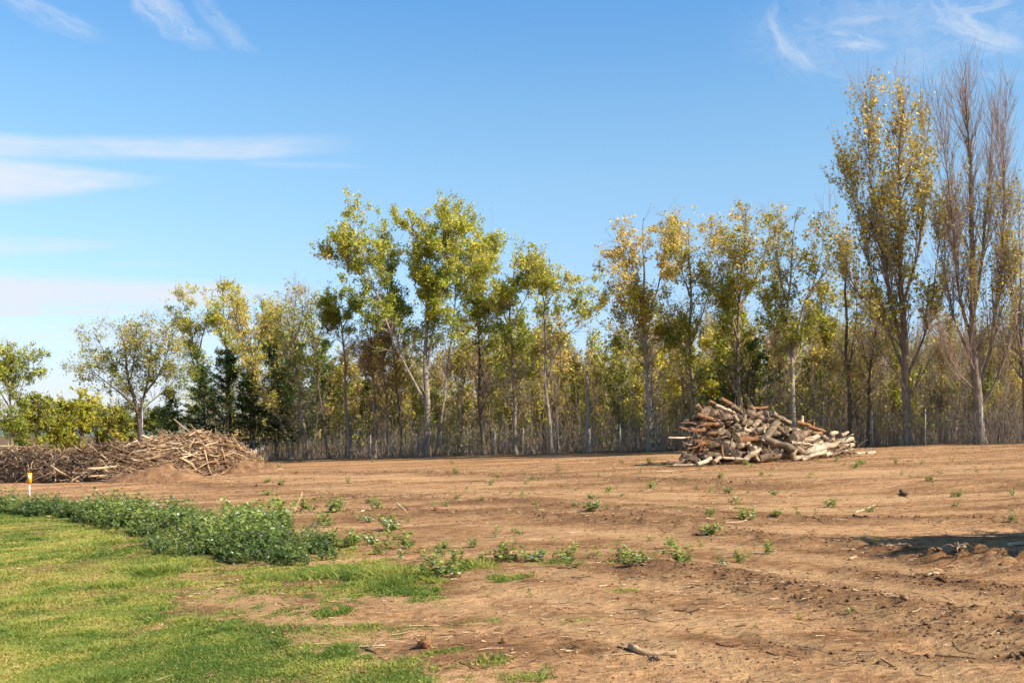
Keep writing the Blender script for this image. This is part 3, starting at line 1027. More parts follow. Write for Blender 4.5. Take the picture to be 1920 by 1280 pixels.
    photo_tree('leafy_tree', 'dense olive-green tree filling the space beside the bare-limbed fork', 1545, 7.0, [
        ([(1545, 832), (1543, 760), (1540, 680), (1538, 600), (1542, 530)], 0.16, 0.03, 0.0),
        ([(1540, 700), (1515, 640), (1505, 590)], 0.07, 0.012, -0.8),
        ([(1540, 680), (1568, 620), (1578, 560)], 0.07, 0.012, 0.8),
    ], seed=8, group=ROW, l1=44, L1=(2.4, 0.9), a1=48, t1=(0.25, 0.99), n2=300, L2=1.0, n3=1000, L3=0.45, nleaf=5200, leaf=0.19, leafmat='leaf_gold', tone=(0.22, 0.2), tone_h=0.5, clump=0.8)
    photo_tree('poplar_tree', 'thin dark trunk with snapped bare top, between the log pile and the tall poplars', 1596, 1.6, [
        ([(1596, 836), (1594, 770), (1590, 700), (1588, 620), (1584, 540), (1586, 478)], 0.20, 0.05, 0.0),
        ([(1590, 700), (1602, 620), (1606, 560), (1602, 510)], 0.07, 0.02, 0.5),
        ([(1592, 760), (1620, 700), (1638, 660)], 0.05, 0.01, -0.8),
    ], seed=9, group=ROW, l1=30, L1=(1.6, 0.5), a1=45, t1=(0.25, 0.95), n2=170, L2=0.9, n3=520, L3=0.5, nleaf=700, leaf=0.16, leafmat='leaf_gold', tone=(0.4, 0.25), bark='bark_dark', clump=0.3)
    photo_tree('poplar_tree', 'slender leaning dark trunk just left of the orange-leaved poplar', 1628, 1.4, [
        ([(1626, 836), (1628, 770), (1633, 690), (1640, 610), (1648, 540)], 0.15, 0.02, 0.0),
        ([(1632, 700), (1618, 640), (1612, 590)], 0.05, 0.01, 0.5),
    ], seed=10, group=ROW, l1=30, L1=(1.6, 0.6), a1=36, n2=180, L2=0.9, n3=560, L3=0.5, nleaf=500, leaf=0.16, leafmat='leaf_gold', bark='bark_dark', clump=0.3)
    # --- the centre
    photo_tree('snag', 'broken pale dead trunk with no crown, standing in the gap of the row', 1104, 1.2, [
        ([(1104, 848), (1104, 800), (1102, 750), (1100, 720), (1101, 688)], 0.20, 0.11, 0.0),
        ([(1102, 760), (1118, 742), (1150, 715), (1170, 705)], 0.04, 0.008, -0.5),
        ([(1101, 705), (1092, 696), (1088, 692)], 0.05, 0.012, -0.3),
    ], seed=11, group=ROW, l1=5, L1=(0.8, 0.4), a1=60, n2=12, L2=0.4, n3=20, L3=0.3, nleaf=0, bark='bark_pale')
    photo_tree('leafy_tree', 'slim tree left of the dead snag, crooked bare limb leaning right', 1033, 1.6, [
        ([(1033, 850), (1031, 800), (1026, 730), (1022, 650), (1020, 580), (1026, 520), (1034, 465)], 0.24, 0.025, 0.0),
        ([(1026, 720), (1036, 670), (1055, 630), (1080, 600), (1100, 575)], 0.10, 0.012, -1.0),
        ([(1023, 560), (1050, 520), (1075, 510), (1092, 520)], 0.07, 0.012, -0.6),
        ([(1022, 560), (1010, 510), (1006, 480)], 0.06, 0.012, 0.8),
        ([(1028, 760), (1010, 720), (1000, 690)], 0.05, 0.01, -0.8),
    ], seed=12, group=ROW, l1=44, L1=(1.2, 1.5), a1=48, t1=(0.3, 0.99), up1=0.1, n2=300, L2=1.0, n3=1100, L3=0.45, nleaf=4400, leaf=0.2, leafmat='leaf_green', tone=(0.55, 0.2), tone_h=0.3, clump=0.65, leaf_low=(0.62, 0.76), bark='bark')
    photo_tree('leafy_tree', 'straight tree with airy rounded crown, second left of the dead snag', 965, 1.6, [
        ([(967, 850), (965, 800), (962, 720), (960, 640), (958, 560), (962, 490), (968, 455)], 0.25, 0.025, 0.0),
        ([(961, 620), (940, 560), (925, 510), (918, 480)], 0.08, 0.012, -0.8),
        ([(960, 600), (985, 545), (998, 500), (1002, 470)], 0.08, 0.012, 0.8),
        ([(963, 760), (935, 700), (925, 650)], 0.06, 0.01, -0.8),
        ([(964, 790), (990, 740), (1012, 690)], 0.06, 0.01, -0.8),
    ], seed=13, group=ROW, l1=56, L1=(1.4, 1.4), a1=50, t1=(0.3, 0.99), up1=0.12, n2=380, L2=1.1, n3=1400, L3=0.5, nleaf=6600, leaf=0.2, leafmat='leaf_green', tone=(0.5, 0.2), tone_h=0.4, clump=0.6, leaf_low=(0.36, 0.66), bark='bark')
    photo_tree('leafy_tree', 'dark slim trunk with drooping side limb, right beside the big broad-crowned tree', 905, 1.6, [
        ([(908, 852), (903, 790), (899, 720), (897, 640), (897, 560), (903, 500), (908, 470)], 0.24, 0.025, 0.0),
        ([(899, 620), (925, 580), (940, 550)], 0.06, 0.01, -0.6),
        ([(898, 560), (880, 510), (872, 480)], 0.07, 0.012, 0.8),
        ([(903, 770), (915, 735), (935, 712)], 0.07, 0.01, -0.8),
    ], seed=14, group=ROW, l1=46, L1=(1.4, 1.5), a1=50, t1=(0.4, 0.99), up1=0.1, n2=320, L2=1.0, n3=1200, L3=0.5, nleaf=5200, leaf=0.2, leafmat='leaf_green', tone=(0.40, 0.2), tone_h=0.4, clump=0.6, leaf_low=(0.45, 0.7), bark='bark_dark')
    photo_tree('leafy_tree', 'broadest and tallest green-crowned tree in the middle, several pale limbs fanning out', 800, 2.5, [
        ([(800, 862), (802, 800), (800, 700), (800, 600), (792, 500), (776, 420), (770, 385)], 0.42, 0.04, 0.0),
        ([(800, 752), (774, 706), (745, 650), (715, 560), (692, 490), (664, 420), (655, 404)], 0.17, 0.02, -2.0),
        ([(818, 858), (826, 790), (838, 710), (846, 640), (852, 540), (864, 450), (884, 385)], 0.17, 0.02, 1.2),
        ([(800, 690), (816, 590), (834, 480), (842, 378)], 0.13, 0.02, -1.5),
        ([(762, 690), (738, 600), (722, 500), (733, 410)], 0.11, 0.015, 1.5),
        ([(702, 530), (668, 490), (632, 455), (620, 450)], 0.07, 0.012, -0.6),
        ([(852, 550), (890, 490), (915, 440), (925, 420)], 0.09, 0.012, -1.0),
        ([(802, 600), (806, 500), (806, 420), (800, 380)], 0.11, 0.015, 2.0),
    ], seed=19, group=ROW, l1=190, L1=(2.2, 1.8), a1=45, t1=(0.36, 0.99), up1=0.15, n2=900, L2=1.2, n3=2600, L3=0.55, nleaf=37000, leaf=0.21, leafmat='leaf_green', tone=(0.45, 0.2), tone_h=0.5, clump=0.85, leaf_low=(0.36, 0.58), bark='bark_pale', leafjit=0.2)
    for k, (bx, off, tx, ty, lab, lm) in enumerate([
            (752, 3.5, 722, 545, 'twiggy rust-tinged tree tucked under the left limbs of the broad-crowned tree', 'leaf_rust'),
            (727, 2.5, 706, 560, 'thin straight trunk under the left limbs of the broad-crowned tree', 'leaf_rust'),
            (704, 1.6, 690, 575, 'thin pale trunk with sparse rusty leaves right of the small dark-crowned tree', 'leaf_rust'),
            (868, 8.0, 872, 600, 'slight rusty-leaved tree behind the right limb of the broad-crowned tree', 'leaf_rust')]):
        photo_tree('slim_tree', lab, bx, off, [
            ([(bx, 860), (bx - 1, 790), (bx * .7 + tx * .3, 700), (bx * .3 + tx * .7, 620), (tx, ty)], 0.17, 0.015, 0.4),
            ([(bx - 2, 740), (bx - 22, 680), (bx - 36, 620)], 0.06, 0.01, 0.6),
            ([(bx - 2, 720), (bx + 18, 660), (bx + 26, 610)], 0.06, 0.01, -0.6)],
            seed=30 + k, group=ROW, l1=44, L1=(2.0, 0.8), a1=40, n2=260, L2=1.0, n3=900, L3=0.5, nleaf=2400, leaf=0.19, leafmat=lm, tone=(0.5, 0.25), clump=0.5, leaf_low=(0.3, 0.5))
    photo_tree('leafy_tree', 'small dark round-topped tree on a long bare trunk, left of the broad-crowned tree', 657, 1.6, [
        ([(658, 858), (653, 800), (648, 730), (645, 660), (640, 600), (636, 560)], 0.23, 0.04, 0.0),
        ([(642, 620), (628, 570), (620, 545)], 0.06, 0.012, -0.6),
        ([(641, 610), (656, 570), (664, 545)], 0.06, 0.012, 0.6),
        ([(644, 640), (630, 615), (612, 600)], 0.04, 0.01, -0.4),
    ], seed=16, group=ROW, l1=40, L1=(0.8, 1.5), a1=55, t1=(0.55, 0.99), up1=0.1, n2=260, L2=1.0, n3=900, L3=0.5, nleaf=5200, leaf=0.2, leafmat='leaf_green', tone=(0.12, 0.16), tone_h=0.5, clump=0.8, leaf_low=(0.74, 0.84), bark='bark')
    # --- left cluster of leaning stems
    LG = 'leaning trees at the left end of the row'
    data = [
        (585, [(580, 864), (572, 800), (560, 720), (548, 640), (540, 580), (536, 540)], [[(556, 700), (535, 630), (518, 580)], [(548, 640), (565, 590), (574, 550)]], 'leaf_green', 1700, (0.4, 0.25), 'bare-topped leaning tree with a few dark leaves, third from the right in the left cluster', 0.23),
        (618, [(618, 862), (608, 800), (598, 730), (590, 650), (584, 590), (578, 545)], [[(590, 660), (606, 610), (622, 590)], [(588, 620), (570, 580), (566, 550)], [(592, 640), (606, 590), (600, 555)]], 'leaf_green', 1500, (0.25, 0.2), 'leaning bare-limbed tree just left of the small dark round-topped one', 0.22),
        (545, [(546, 866), (532, 800), (508, 745), (480, 700), (462, 650), (452, 600), (446, 560)], [[(470, 680), (490, 620), (500, 570)], [(456, 630), (440, 580), (436, 545)]], 'leaf_gold', 2600, (0.5, 0.25), 'dark trunk leaning strongly left, ochre foliage at its tip, in the left cluster', 0.24),
        (550, [(550, 864), (548, 790), (545, 700), (548, 620), (552, 560), (556, 535)], [[(546, 700), (560, 640), (574, 600)], [(546, 690), (526, 640), (520, 600)]], 'leaf_gold', 1800, (0.5, 0.25), 'upright twiggy tree in the middle of the left cluster, top nearly bare', 0.2),
        (475, [(476, 862), (474, 790), (478, 700), (484, 640), (490, 590), (494, 545)], [[(476, 720), (460, 650), (450, 610)], [(480, 680), (506, 620), (514, 580)]], 'leaf_green', 4200, (0.6, 0.22), 'yellow-green tree rising from the right end of the brush pile', 0.24),
        (430, [(432, 850), (430, 780), (428, 700), (426, 630), (418, 560), (412, 500)], [[(428, 690), (446, 630), (456, 580)], [(427, 650), (408, 600), (402, 560)], [(424, 610), (432, 560), (436, 530)]], 'leaf_green', 5600, (0.6, 0.2), 'tree with the highest narrow yellow-green tip of the left cluster', 0.28),
        (400, [(402, 845), (392, 770), (378, 700), (364, 640), (350, 580), (338, 535)], [[(384, 720), (354, 650), (335, 590)], [(370, 660), (385, 600), (392, 550)], [(360, 620), (336, 585), (324, 570)]], 'leaf_green', 6200, (0.55, 0.22), 'leftmost leaning tree of the left cluster, leaves yellow-green to its tip', 0.28),
        (515, [(516, 864), (516, 780), (512, 700), (508, 640), (512, 590), (516, 560)], [[(513, 700), (530, 640), (538, 590)]], 'leaf_green', 2600, (0.5, 0.25), 'slim green-leaved tree between the two forked ones in the left cluster', 0.18)]
    for k, (bx, tr, limbs, lm, nl, tn, lab, r) in enumerate(data):
        st = [(tr, r, 0.02, 0.3)] + [(l, r * 0.45, 0.012, (-1) ** i * 0.9) for i, l in enumerate(limbs)]
        photo_tree('leaning_tree', lab, bx, 2.0 + 0.9 * k, st, seed=50 + k, group=LG, l1=56, L1=(1.8, 1.1), a1=40, t1=(0.3, 0.99), n2=330, L2=1.1, n3=1150, L3=0.55,
                   nleaf=int(nl * 1.35), leaf=0.22, leafmat=lm, tone=tn, tone_h=0.4, clump=0.6, leaf_low=(0.2, 0.45), bark='bark_dark' if k % 2 else 'bark')
    # --- far left
    photo_tree('leafy_tree', 'wide airy round-headed tree standing alone behind the brush pile', 262, 0, [
        ([(262, 846), (261, 800), (258, 770), (250, 735), (240, 690), (232, 640), (224, 600)], 0.42, 0.03, 0.0),
        ([(260, 775), (272, 730), (280, 680), (284, 630), (282, 600)], 0.20, 0.02, 0.8),
        ([(256, 765), (235, 740), (205, 715), (175, 690), (150, 670)], 0.14, 0.015, -1.5),
        ([(250, 735), (224, 700), (195, 650), (178, 615)], 0.14, 0.015, 1.0),
        ([(274, 730), (300, 690), (318, 640), (324, 615)], 0.13, 0.015, -1.2),
        ([(262, 770), (292, 740), (320, 715), (338, 690)], 0.09, 0.012, 1.2),
        ([(244, 705), (254, 650), (256, 600)], 0.12, 0.015, -1.8),
    ], d=104, seed=17, l1=120, L1=(1.8, 1.8), a1=52, t1=(0.4, 0.99), up1=0.1, n2=700, L2=1.3, n3=2200, L3=0.6, nleaf=8800, leaf=0.2, leafmat='leaf_gold', tone=(0.16, 0.2), tone_h=0.4, clump=0.7, bark='bark_dark', leafjit=0.2)
    photo_tree('leafy_tree', 'green tree cut off by the left edge, standing beyond the brush pile', 22, 0, [
        ([(24, 850), (22, 800), (18, 740), (14, 690), (10, 650)], 0.25, 0.03, 0.0),
        ([(20, 770), (40, 720), (52, 690), (56, 670)], 0.1, 0.012, -0.8),
        ([(18, 760), (-10, 710), (-30, 670)], 0.1, 0.012, 0.8),
        ([(16, 730), (30, 690), (32, 655)], 0.08, 0.012, 1.0),
    ], d=112, seed=18, l1=60, L1=(2.0, 1.4), a1=48, n2=360, L2=1.1, n3=1200, L3=0.55, nleaf=6600, leaf=0.24, leafmat='leaf_green', tone=(0.28, 0.22), tone_h=0.3, clump=0.7, leaf_low=(0.1, 0.4))
    FL = 'bushy trees beyond the brush pile'
    for k, (bx, ty, lm, tn, nl, lab) in enumerate([
            (70, 728, 'leaf_gold', (0.16, .22), 3600, 'dense olive bushy tree right of the edge tree, beyond the brush pile'),
            (108, 735, 'leaf_gold', (0.24, .22), 3600, 'low spreading green bushy tree between the edge tree and the yellow one'),
            (150, 724, 'leaf_yellow', (0.40, .22), 4000, 'bright yellow bushy tree beyond the brush pile, left of the round-headed tree'),
            (182, 745, 'leaf_yellow', (0.2, .2), 3400, 'yellow-green bushy tree right behind the bright yellow one'),
            (212, 752, 'leaf_gold', (0.3, .22), 2600, 'thin ochre bushy tree under the left side of the round-headed tree'),
            (296, 760, 'leaf_gold', (0.3, .22), 2600, 'thin ochre bushy tree under the right side of the round-headed tree'),
            (40, 770, 'leaf_green', (0.12, .2), 2800, 'low green bush at the foot of the edge tree'),
            (-40, 720, 'leaf_green', (0.4, .2), 3600, 'green bushy tree just off the left edge'),
            (235, 775, 'leaf_gold', (0.25, .22), 2200, 'low ochre bush beside the trunk of the round-headed tree'),
            (128, 785, 'leaf_green', (0.06, .15), 2400, 'low dusky green bush in front of the bright yellow tree')]):
        photo_tree('bushy_tree', lab, bx, 0, [
            ([(bx, 848), (bx, 800), (bx + 2, (800 + ty) / 2), (bx - 2, ty + 8)], 0.13, 0.02, 0.0),
            ([(bx, 820), (bx - 16, 790), (bx - 24, ty + 30)], 0.06, 0.01, -0.8),
            ([(bx, 815), (bx + 15, 785), (bx + 22, ty + 25)], 0.06, 0.01, 0.8)],
            d=118 + 3.5 * (k % 4) + k, seed=80 + k, group=FL, l1=44, L1=(2.2, 0.8), a1=46, t1=(0.15, 0.99), n2=180, L2=1.0, n3=420, L3=0.6, nleaf=nl, leaf=0.30, leafmat=lm, tone=(tn[0] - 0.04, tn[1]), clump=0.8, bark='bark_dark')


build_main_trees()


def make_conifer(name, label, base_px, d, top_py, spread, seed, nb=70, dens=34, group=None, base_py=850, t0=0.12, leafmat='leaf_dark', taper=0.75):
    rg = np.random.default_rng(seed)
    bx = (base_px - 960) / F * d
    bz = float(gz(bx, d))
    H = EYE + (HZ - top_py) / F * d - bz
    root = empty(name, (bx, d, bz))
    tag(root, label, 'tree', group)
    tr = resample([(0, 0, -0.2), (0.1, 0, H * .4), (-.05, 0, H * .8), (0, 0, H)], 12)[None]
    t = t0 + (1 - t0) * rg.random(nb) ** 0.9
    az = rg.random(nb) * 6.283
    Ln = spread * (1.05 - t) ** taper * (0.6 + 0.7 * rg.random(nb))
    S = np.stack([0 * t, 0 * t, t * H], 1)
    D = np.stack([np.cos(az), np.sin(az), 0.15 + 0.3 * t], 1)
    P, Rb = grow(S, unit(D), Ln, 0.02 + 0.012 * Ln, np.full(nb, 0.008), 5, 0.12, 0.05, rg)
    v, f = merge([tubes(tr, np.linspace(0.03 + H * 0.014, 0.02, 12)[None], 7), tubes(P, Rb, 4)])
    mesh_obj('trunk', v, f, M['bark_dark'], root, True)
    n = nb * dens
    i = rg.integers(0, nb, n)
    tt = 0.15 + 0.9 * rg.random(n) ** 0.7
    ff = np.clip(tt, 0, .999) * 4
    k = ff.astype(int)
    fr = (ff - k)[:, None]
    C = P[i, k] * (1 - fr) + P[i, k + 1] * fr
    w = (0.10 + 0.22 * (1 - tt))[:, None]
    C = C + rg.normal(size=(n, 3)) * w * np.array([1.2, 1.2, 0.6])
    a = unit(unit(D)[i] * 0.7 + rg.normal(size=(n, 3)) * 0.6 + np.array([0, 0, 0.25]))
    b = rg.normal(size=(n, 3))
    b = unit(b - (b * a).sum(1, keepdims=True) * a)
    s = 0.30 * (0.6 + 0.8 * rg.random((n, 1)))
    vv = np.stack([C - a * s * .5, C + b * s * .16, C + a * s * .5, C - b * s * .16], 1).reshape(-1, 3)
    tone = np.clip(0.4 + 0.25 * rg.normal(size=n) + 0.25 * rg.normal(size=nb)[i], 0, 1)
    mesh_obj('crown', vv, [np.arange(4 * n).reshape(-1, 4)], M[leafmat], root, attrs={'tone': ('FACE', tone)})
    return root


def build_conifers():
    g = 'dark evergreens among the trees'
    W_ = 1.3
    for k, (px, d, ty, sp, nb, lab) in enumerate([
            (318, 112, 728, 2.1, 60, 'dark conical evergreen right of the round-headed tree, alone against the sky'),
            (382, 116, 690, 2.6, 80, 'dark evergreen behind the leftmost leaning tree of the left cluster'),
            (425, 120, 662, 2.8, 90, 'dark evergreen under the highest yellow-green tip'),
            (468, 112, 700, 2.4, 80, 'dark evergreen right of the brush pile end'),
            (520, 112, 640, 3.0, 110, 'widest dark evergreen in the heart of the left cluster'),
            (560, 108, 650, 2.8, 100, 'dark evergreen left of the bare-limbed leaning tree'),
            (604, 110, 640, 2.5, 90, 'tall dark evergreen left of the small dark round-topped tree'),
            (632, 116, 690, 2.2, 70, 'low dark evergreen behind the small dark round-topped tree'),
            (690, 112, 720, 2.2, 60, 'low dark evergreen behind the thin pale trunk')]):
        make_conifer('evergreen_tree', lab, px, d, ty, sp * (0.95 if k else 1.0), 300 + k, int(nb * 1.35), 54, g, taper=0.75 if k == 0 else 0.38)
    # open-boughed evergreen behind the log pile
    make_conifer('evergreen_tree', 'open dark green evergreen spreading its boughs behind the log pile', 1412, fence_d(1412, 3.4), 640, 4.2, 350, 34, 60, g, t0=0.30)


build_conifers()


def build_thicket():
    """Young slender trees crowded behind the fence: a few kinds, each tree its own object."""
    kinds = [
        ('leafy', dict(nleaf=1800, leafmat='leaf_yellow', tone=(0.45, .25), clump=0.8), 'yellow'),
        ('leafy', dict(nleaf=1600, leafmat='leaf_green', tone=(0.6, .25), clump=0.75), 'yellow-green'),
        ('leafy', dict(nleaf=1400, leafmat='leaf_gold', tone=(0.35, .25), clump=0.7), 'olive'),
        ('sparse', dict(nleaf=700, leafmat='leaf_gold', tone=(0.6, .25), clump=0.5), 'thinly gold-leaved'),
        ('sparse', dict(nleaf=600, leafmat='leaf_rust', tone=(0.5, .25), clump=0.5), 'thinly rust-leaved'),
        ('bare', dict(nleaf=90, leafmat='leaf_rust', tone=(0.5, .25), clump=0.4), 'almost leafless'),
        ('bare', dict(nleaf=60, leafmat='leaf_gold', tone=(0.5, .25), clump=0.4), 'bare twiggy'),
    ]
    protos = []
    for k, (sort, kw, word) in enumerate(kinds):
        for v in range(2):
            rg = np.random.default_rng(500 + k * 3 + v)
            h = 10.0 + 1.6 * v
            lx, ly = rg.normal(size=2) * 0.5
            st = [(np.array([(0, 0, -0.2), (lx * .2, ly * .2, h * .35), (lx * .6, ly * .6, h * .7), (lx, ly, h)]), 0.085, 0.012)]
            if v:
                st.append((np.array([(lx * .25, ly * .25, h * .4), (lx + .8, ly - .4, h * .66), (lx + 1.0, ly - .7, h * .9)]), 0.045, 0.01))
            o = make_tree('sapling', st, None, seed=500 + k * 3 + v, l1=30, L1=(1.6, 0.5), a1=32, t1=(0.16, 0.98), up1=0.3, n2=130, L2=0.9, a2=30, up2=0.25, n3=420, L3=0.55, a3=26,
                          leaf=0.18, bark='bark_pale' if k % 2 else 'bark', twig='twig', leafjit=0.15, leaf_low=(0.18, 0.52), twig_r=1.15, **kw)
            protos.append([o, word, False])
    rg = np.random.default_rng(77)
    zones = [  # px range, how many, top height, weights of the kinds, where
        (350, 600, 24, (0.7, 0.95), (1, 3, 4, 2, 2, 2, 1), 'in the left cluster'),
        (600, 760, 26, (0.75, 1.0), (2, 2, 3, 3, 5, 2, 1), 'left of the broad-crowned tree'),
        (760, 930, 26, (0.75, 1.0), (3, 3, 3, 3, 4, 2, 1), 'behind the broad-crowned tree'),
        (930, 1055, 30, (0.8, 1.08), (6, 5, 2, 3, 2, 2, 1), 'in thicket left of the dead snag'),
        (1055, 1190, 34, (0.6, 0.85), (9, 4, 2, 3, 1, 1, 1), 'in low thicket around the dead snag'),
        (1190, 1480, 58, (0.75, 1.02), (2, 3, 3, 4, 2, 3, 2), 'in thicket behind the log pile'),
        (1480, 1700, 50, (0.55, 0.85), (0, 2, 2, 4, 1, 4, 4), 'in thicket left of tall poplars'),
        (1700, 1960, 58, (0.55, 0.85), (0, 2, 2, 4, 2, 4, 4), 'in thicket under tall poplars'),
    ]
    for (p0, p1, n, hs, wts, where) in zones:
        seen = {}
        w = np.array(wts, float)
        for i in range(n):
            px = p0 + (p1 - p0) * (i + rg.random()) / n
            off = 3.0 + 30 * rg.random() ** 1.2
            d = fence_d(px, off)
            k = rg.choice(7, p=w / w.sum())
            pr = protos[2 * k + int(rg.random() < 0.5)]
            o = pr[0] if not pr[2] else copy_tree(pr[0])
            pr[2] = True
            x = (px - 960) / F * d
            s = (hs[0] + (hs[1] - hs[0]) * rg.random()) * (0.9 if d < 80 else 1.05)
            o.location = (x, d, float(gz(x, d)))
            o.rotation_euler = (rg.normal() * 0.03, rg.normal() * 0.05, rg.random() * 6.28)
            o.scale = (s * 1.05, s * 1.05, s)
            seen[pr[1]] = seen.get(pr[1], 0) + 1
            tag(o, f'{ORD[seen[pr[1]] - 1]} {pr[1]} young tree {where}, from the left', 'young tree', f'{pr[1]} young trees {where}')


build_thicket()


def build_undergrowth():
    """Tangle of stems, brambles and low leaves behind the fence, and the far wood that closes it off."""
    rg = np.random.default_rng(91)
    n = 5200
    px = 480 + 1520 * rg.random(n)
    off = 1.0 + 20 * rg.random(n) ** 1.3
    d = fence_d(px, off)
    x = (px - 960) / F * d
    S = np.stack([x, d, gz(x, d) - 0.05], 1)
    D = unit(np.stack([rg.normal(size=n) * 0.28, rg.normal(size=n) * 0.28, np.ones(n)], 1))
    Ln = (1.2 + 3.4 * rg.random(n) ** 1.5) * (0.3 + 1.5 * fbm(x / 3.5, d / 3.5, 15, 3))
    P, Rd = grow(S, D, Ln, 0.010 + 0.014 * rg.random(n), np.full(n, 0.005), 4, -0.06, 0.08, rg)
    S2, D2, r2, _, _ = spawn(P, Rd, 7000, 0.15, 1, 45, rg)
    P2, R2 = grow(S2, D2, 0.4 + 0.9 * rg.random(7000), np.full(7000, 0.009), np.full(7000, 0.005), 3, 0.1, 0.08, rg)
    v, f = merge([tubes(P, Rd, 3), tubes(P2, R2, 3)])
    k = 900                                   # pale whips standing straight up among the tangle
    px = 560 + 1400 * rg.random(k)
    d = fence_d(px, 1.5 + 12 * rg.random(k))
    x = (px - 960) / F * d
    Pw, Rw = grow(np.stack([x, d, gz(x, d) - 0.05], 1), unit(np.stack([rg.normal(size=k) * .07, rg.normal(size=k) * .07, np.ones(k)], 1)), 3 + 4 * rg.random(k), 0.018 + 0.016 * rg.random(k), np.full(k, 0.007), 5, 0.0, 0.03, rg)
    wv, wf = tubes(Pw, Rw, 3)
    tag(mesh_obj('pale_whips', wv, wf, M['bark_pale']), 'pale straight whips of young growth just behind the fence', 'undergrowth', kind='stuff')
    tag(mesh_obj('undergrowth', v, f, M['twig']), 'brown tangle of thin stems along the fence under the trees', 'undergrowth', kind='stuff')
    m = 26000
    pi = rg.integers(0, 7000, m)
    C = P2[pi, 1 + rg.integers(0, 2, m)] + rg.normal(size=(m, 3)) * 0.18
    keep = vnoise(C[:, 0] * 0.35, C[:, 1] * 0.35, 12) + 0.25 * rg.random(m) > 0.52
    C = C[keep]
    tn = np.clip(0.35 + 0.5 * (vnoise(C[:, 0] * 0.2, C[:, 1] * .2, 14) - .5) + 0.2 * rg.normal(size=len(C)), 0, 1)
    lv = leaves(C, 0.15, tn, rg)
    tag(mesh_obj('undergrowth_leaves', lv[0], [lv[1]], M['leaf_gold'], attrs={'tone': ('FACE', lv[2])}), 'faded olive and brown leaves of the undergrowth behind the fence', 'undergrowth', kind='stuff')
    # far wood
    m = 26000
    px = 470 + 1560 * rg.random(m)
    off = 34 + 16 * rg.random(m)
    d = fence_d(px, off)
    x = (px - 960) / F * d
    top = 5.0 + 4.5 * fbm(x / 5, d / 5, 18, 3) + 1.5 * np.exp(-((px - 1060) / 130) ** 2)
    z = gz(x, d) + top * rg.random(m) ** 0.75
    C = np.stack([x, d, z], 1)
    tn = np.clip(0.35 + 0.9 * (fbm(x / 6, d / 6, 19, 2) - .5) + 0.2 * rg.normal(size=m), 0, 1)
    lv = leaves(C, 0.36, np.clip(tn + 0.15, 0, 1), rg)
    k = 3000
    px = 470 + 1560 * rg.random(k)
    d = fence_d(px, 34 + 16 * rg.random(k))
    x = (px - 960) / F * d
    S = np.stack([x, d, gz(x, d)], 1)
    P, Rd = grow(S, unit(np.stack([rg.normal(size=k) * .08, rg.normal(size=k) * .08, np.ones(k)], 1)), 5 + 4 * rg.random(k), np.full(k, .05), np.full(k, .012), 4, 0, 0.03, rg)
    tv, tf = tubes(P, Rd, 3)
    tag(mesh_obj('far_wood_stems', tv, tf, M['twig']), 'far thin stems closing off the back of the thicket', 'woodland', kind='stuff')
    tag(mesh_obj('far_wood', lv[0], [lv[1]], M['leaf_green'], attrs={'tone': ('FACE', lv[2])}), 'far olive and ochre foliage closing off the thicket', 'woodland', kind='stuff')


build_undergrowth()


# ------------------------------------------------------------------ fence
def build_fence():
    x0, y0 = FP0
    root = empty('chain_link_fence', (x0, y0, float(gz(x0, y0))))
    tag(root, 'wire mesh fence on thin grey steel posts in front of the trees', 'fence')
    rz = float(gz(x0, y0))
    pv, pf = tubes(np.array([[(0, 0, -0.3), (0, 0, 1.0), (0, 0, 2.05)]]), np.array([[0.032, 0.032, 0.03]]), 8, caps=True)
    me = None
    for i in range(-8, 33):
        p = FP0 + FDIR * 3.05 * i
        z = float(gz(*p))
        if me is None:
            o = mesh_obj('post', pv, pf, M['steel'], root, True)
            me = o.data
        else:
            o = bpy.data.objects.new('post', me)
            COL.objects.link(o)
            o.parent = root
        o.location = (p[0] - x0, p[1] - y0, z - rz)
        o.rotation_euler = (rng.normal() * 0.012, rng.normal() * 0.012, 0)
        if abs(960 + F * p[0] / p[1] - 1252) < 18:
            b = mesh_obj('tag_plate', np.array([(-.06, -.045, 1.2), (.06, -.045, 1.2), (.06, -.045, 1.42), (-.06, -.045, 1.42), (-.06, -.036, 1.2), (.06, -.036, 1.2), (.06, -.036, 1.42), (-.06, -.036, 1.42)]),
                         [np.array([(0, 1, 2, 3), (7, 6, 5, 4), (0, 4, 5, 1), (1, 5, 6, 2), (2, 6, 7, 3), (3, 7, 4, 0)])], M['blue'], o)
            b['label'] = 'small blue plate on a fence post'
    # chain link: two families of slanted wires between the posts, each a thin square wire
    step = 0.07
    L = 40 * 3.05
    s = np.arange(0, L, step) - 8 * 3.05
    hgt = 1.85

    def pt(sv, zv, off):
        q = FP0[None] + FDIR[None] * sv[:, None] + FN[None] * off
        return np.stack([q[:, 0] - x0, q[:, 1] - y0, gz(q[:, 0], q[:, 1]) - rz + zv], 1)
    A = np.stack([pt(s, np.full(len(s), 0.04), -0.036), pt(s + hgt, np.full(len(s), hgt), -0.036)], 1)
    B = np.stack([pt(s + hgt, np.full(len(s), 0.04), -0.040), pt(s, np.full(len(s), hgt), -0.040)], 1)
    P = np.concatenate([A, B])
    v, f = tubes(P, np.full(P.shape[:2], 0.0010), 3)
    o = mesh_obj('wire_mesh', v, f, M['wire'], root)
    o['kind'] = 'stuff'
    for zz in (0.1, 0.95, 1.85):
        ss_ = np.linspace(-8 * 3.05, 32 * 3.05, 160)
        v, f = tubes(pt(ss_, np.full(160, zz), -0.046)[None], np.full((1, 160), 0.0025), 4)
        mesh_obj('line_wire', v, f, M['wire'], root)


build_fence()


# ------------------------------------------------------------------ log pile
LOG_D0 = 44.6


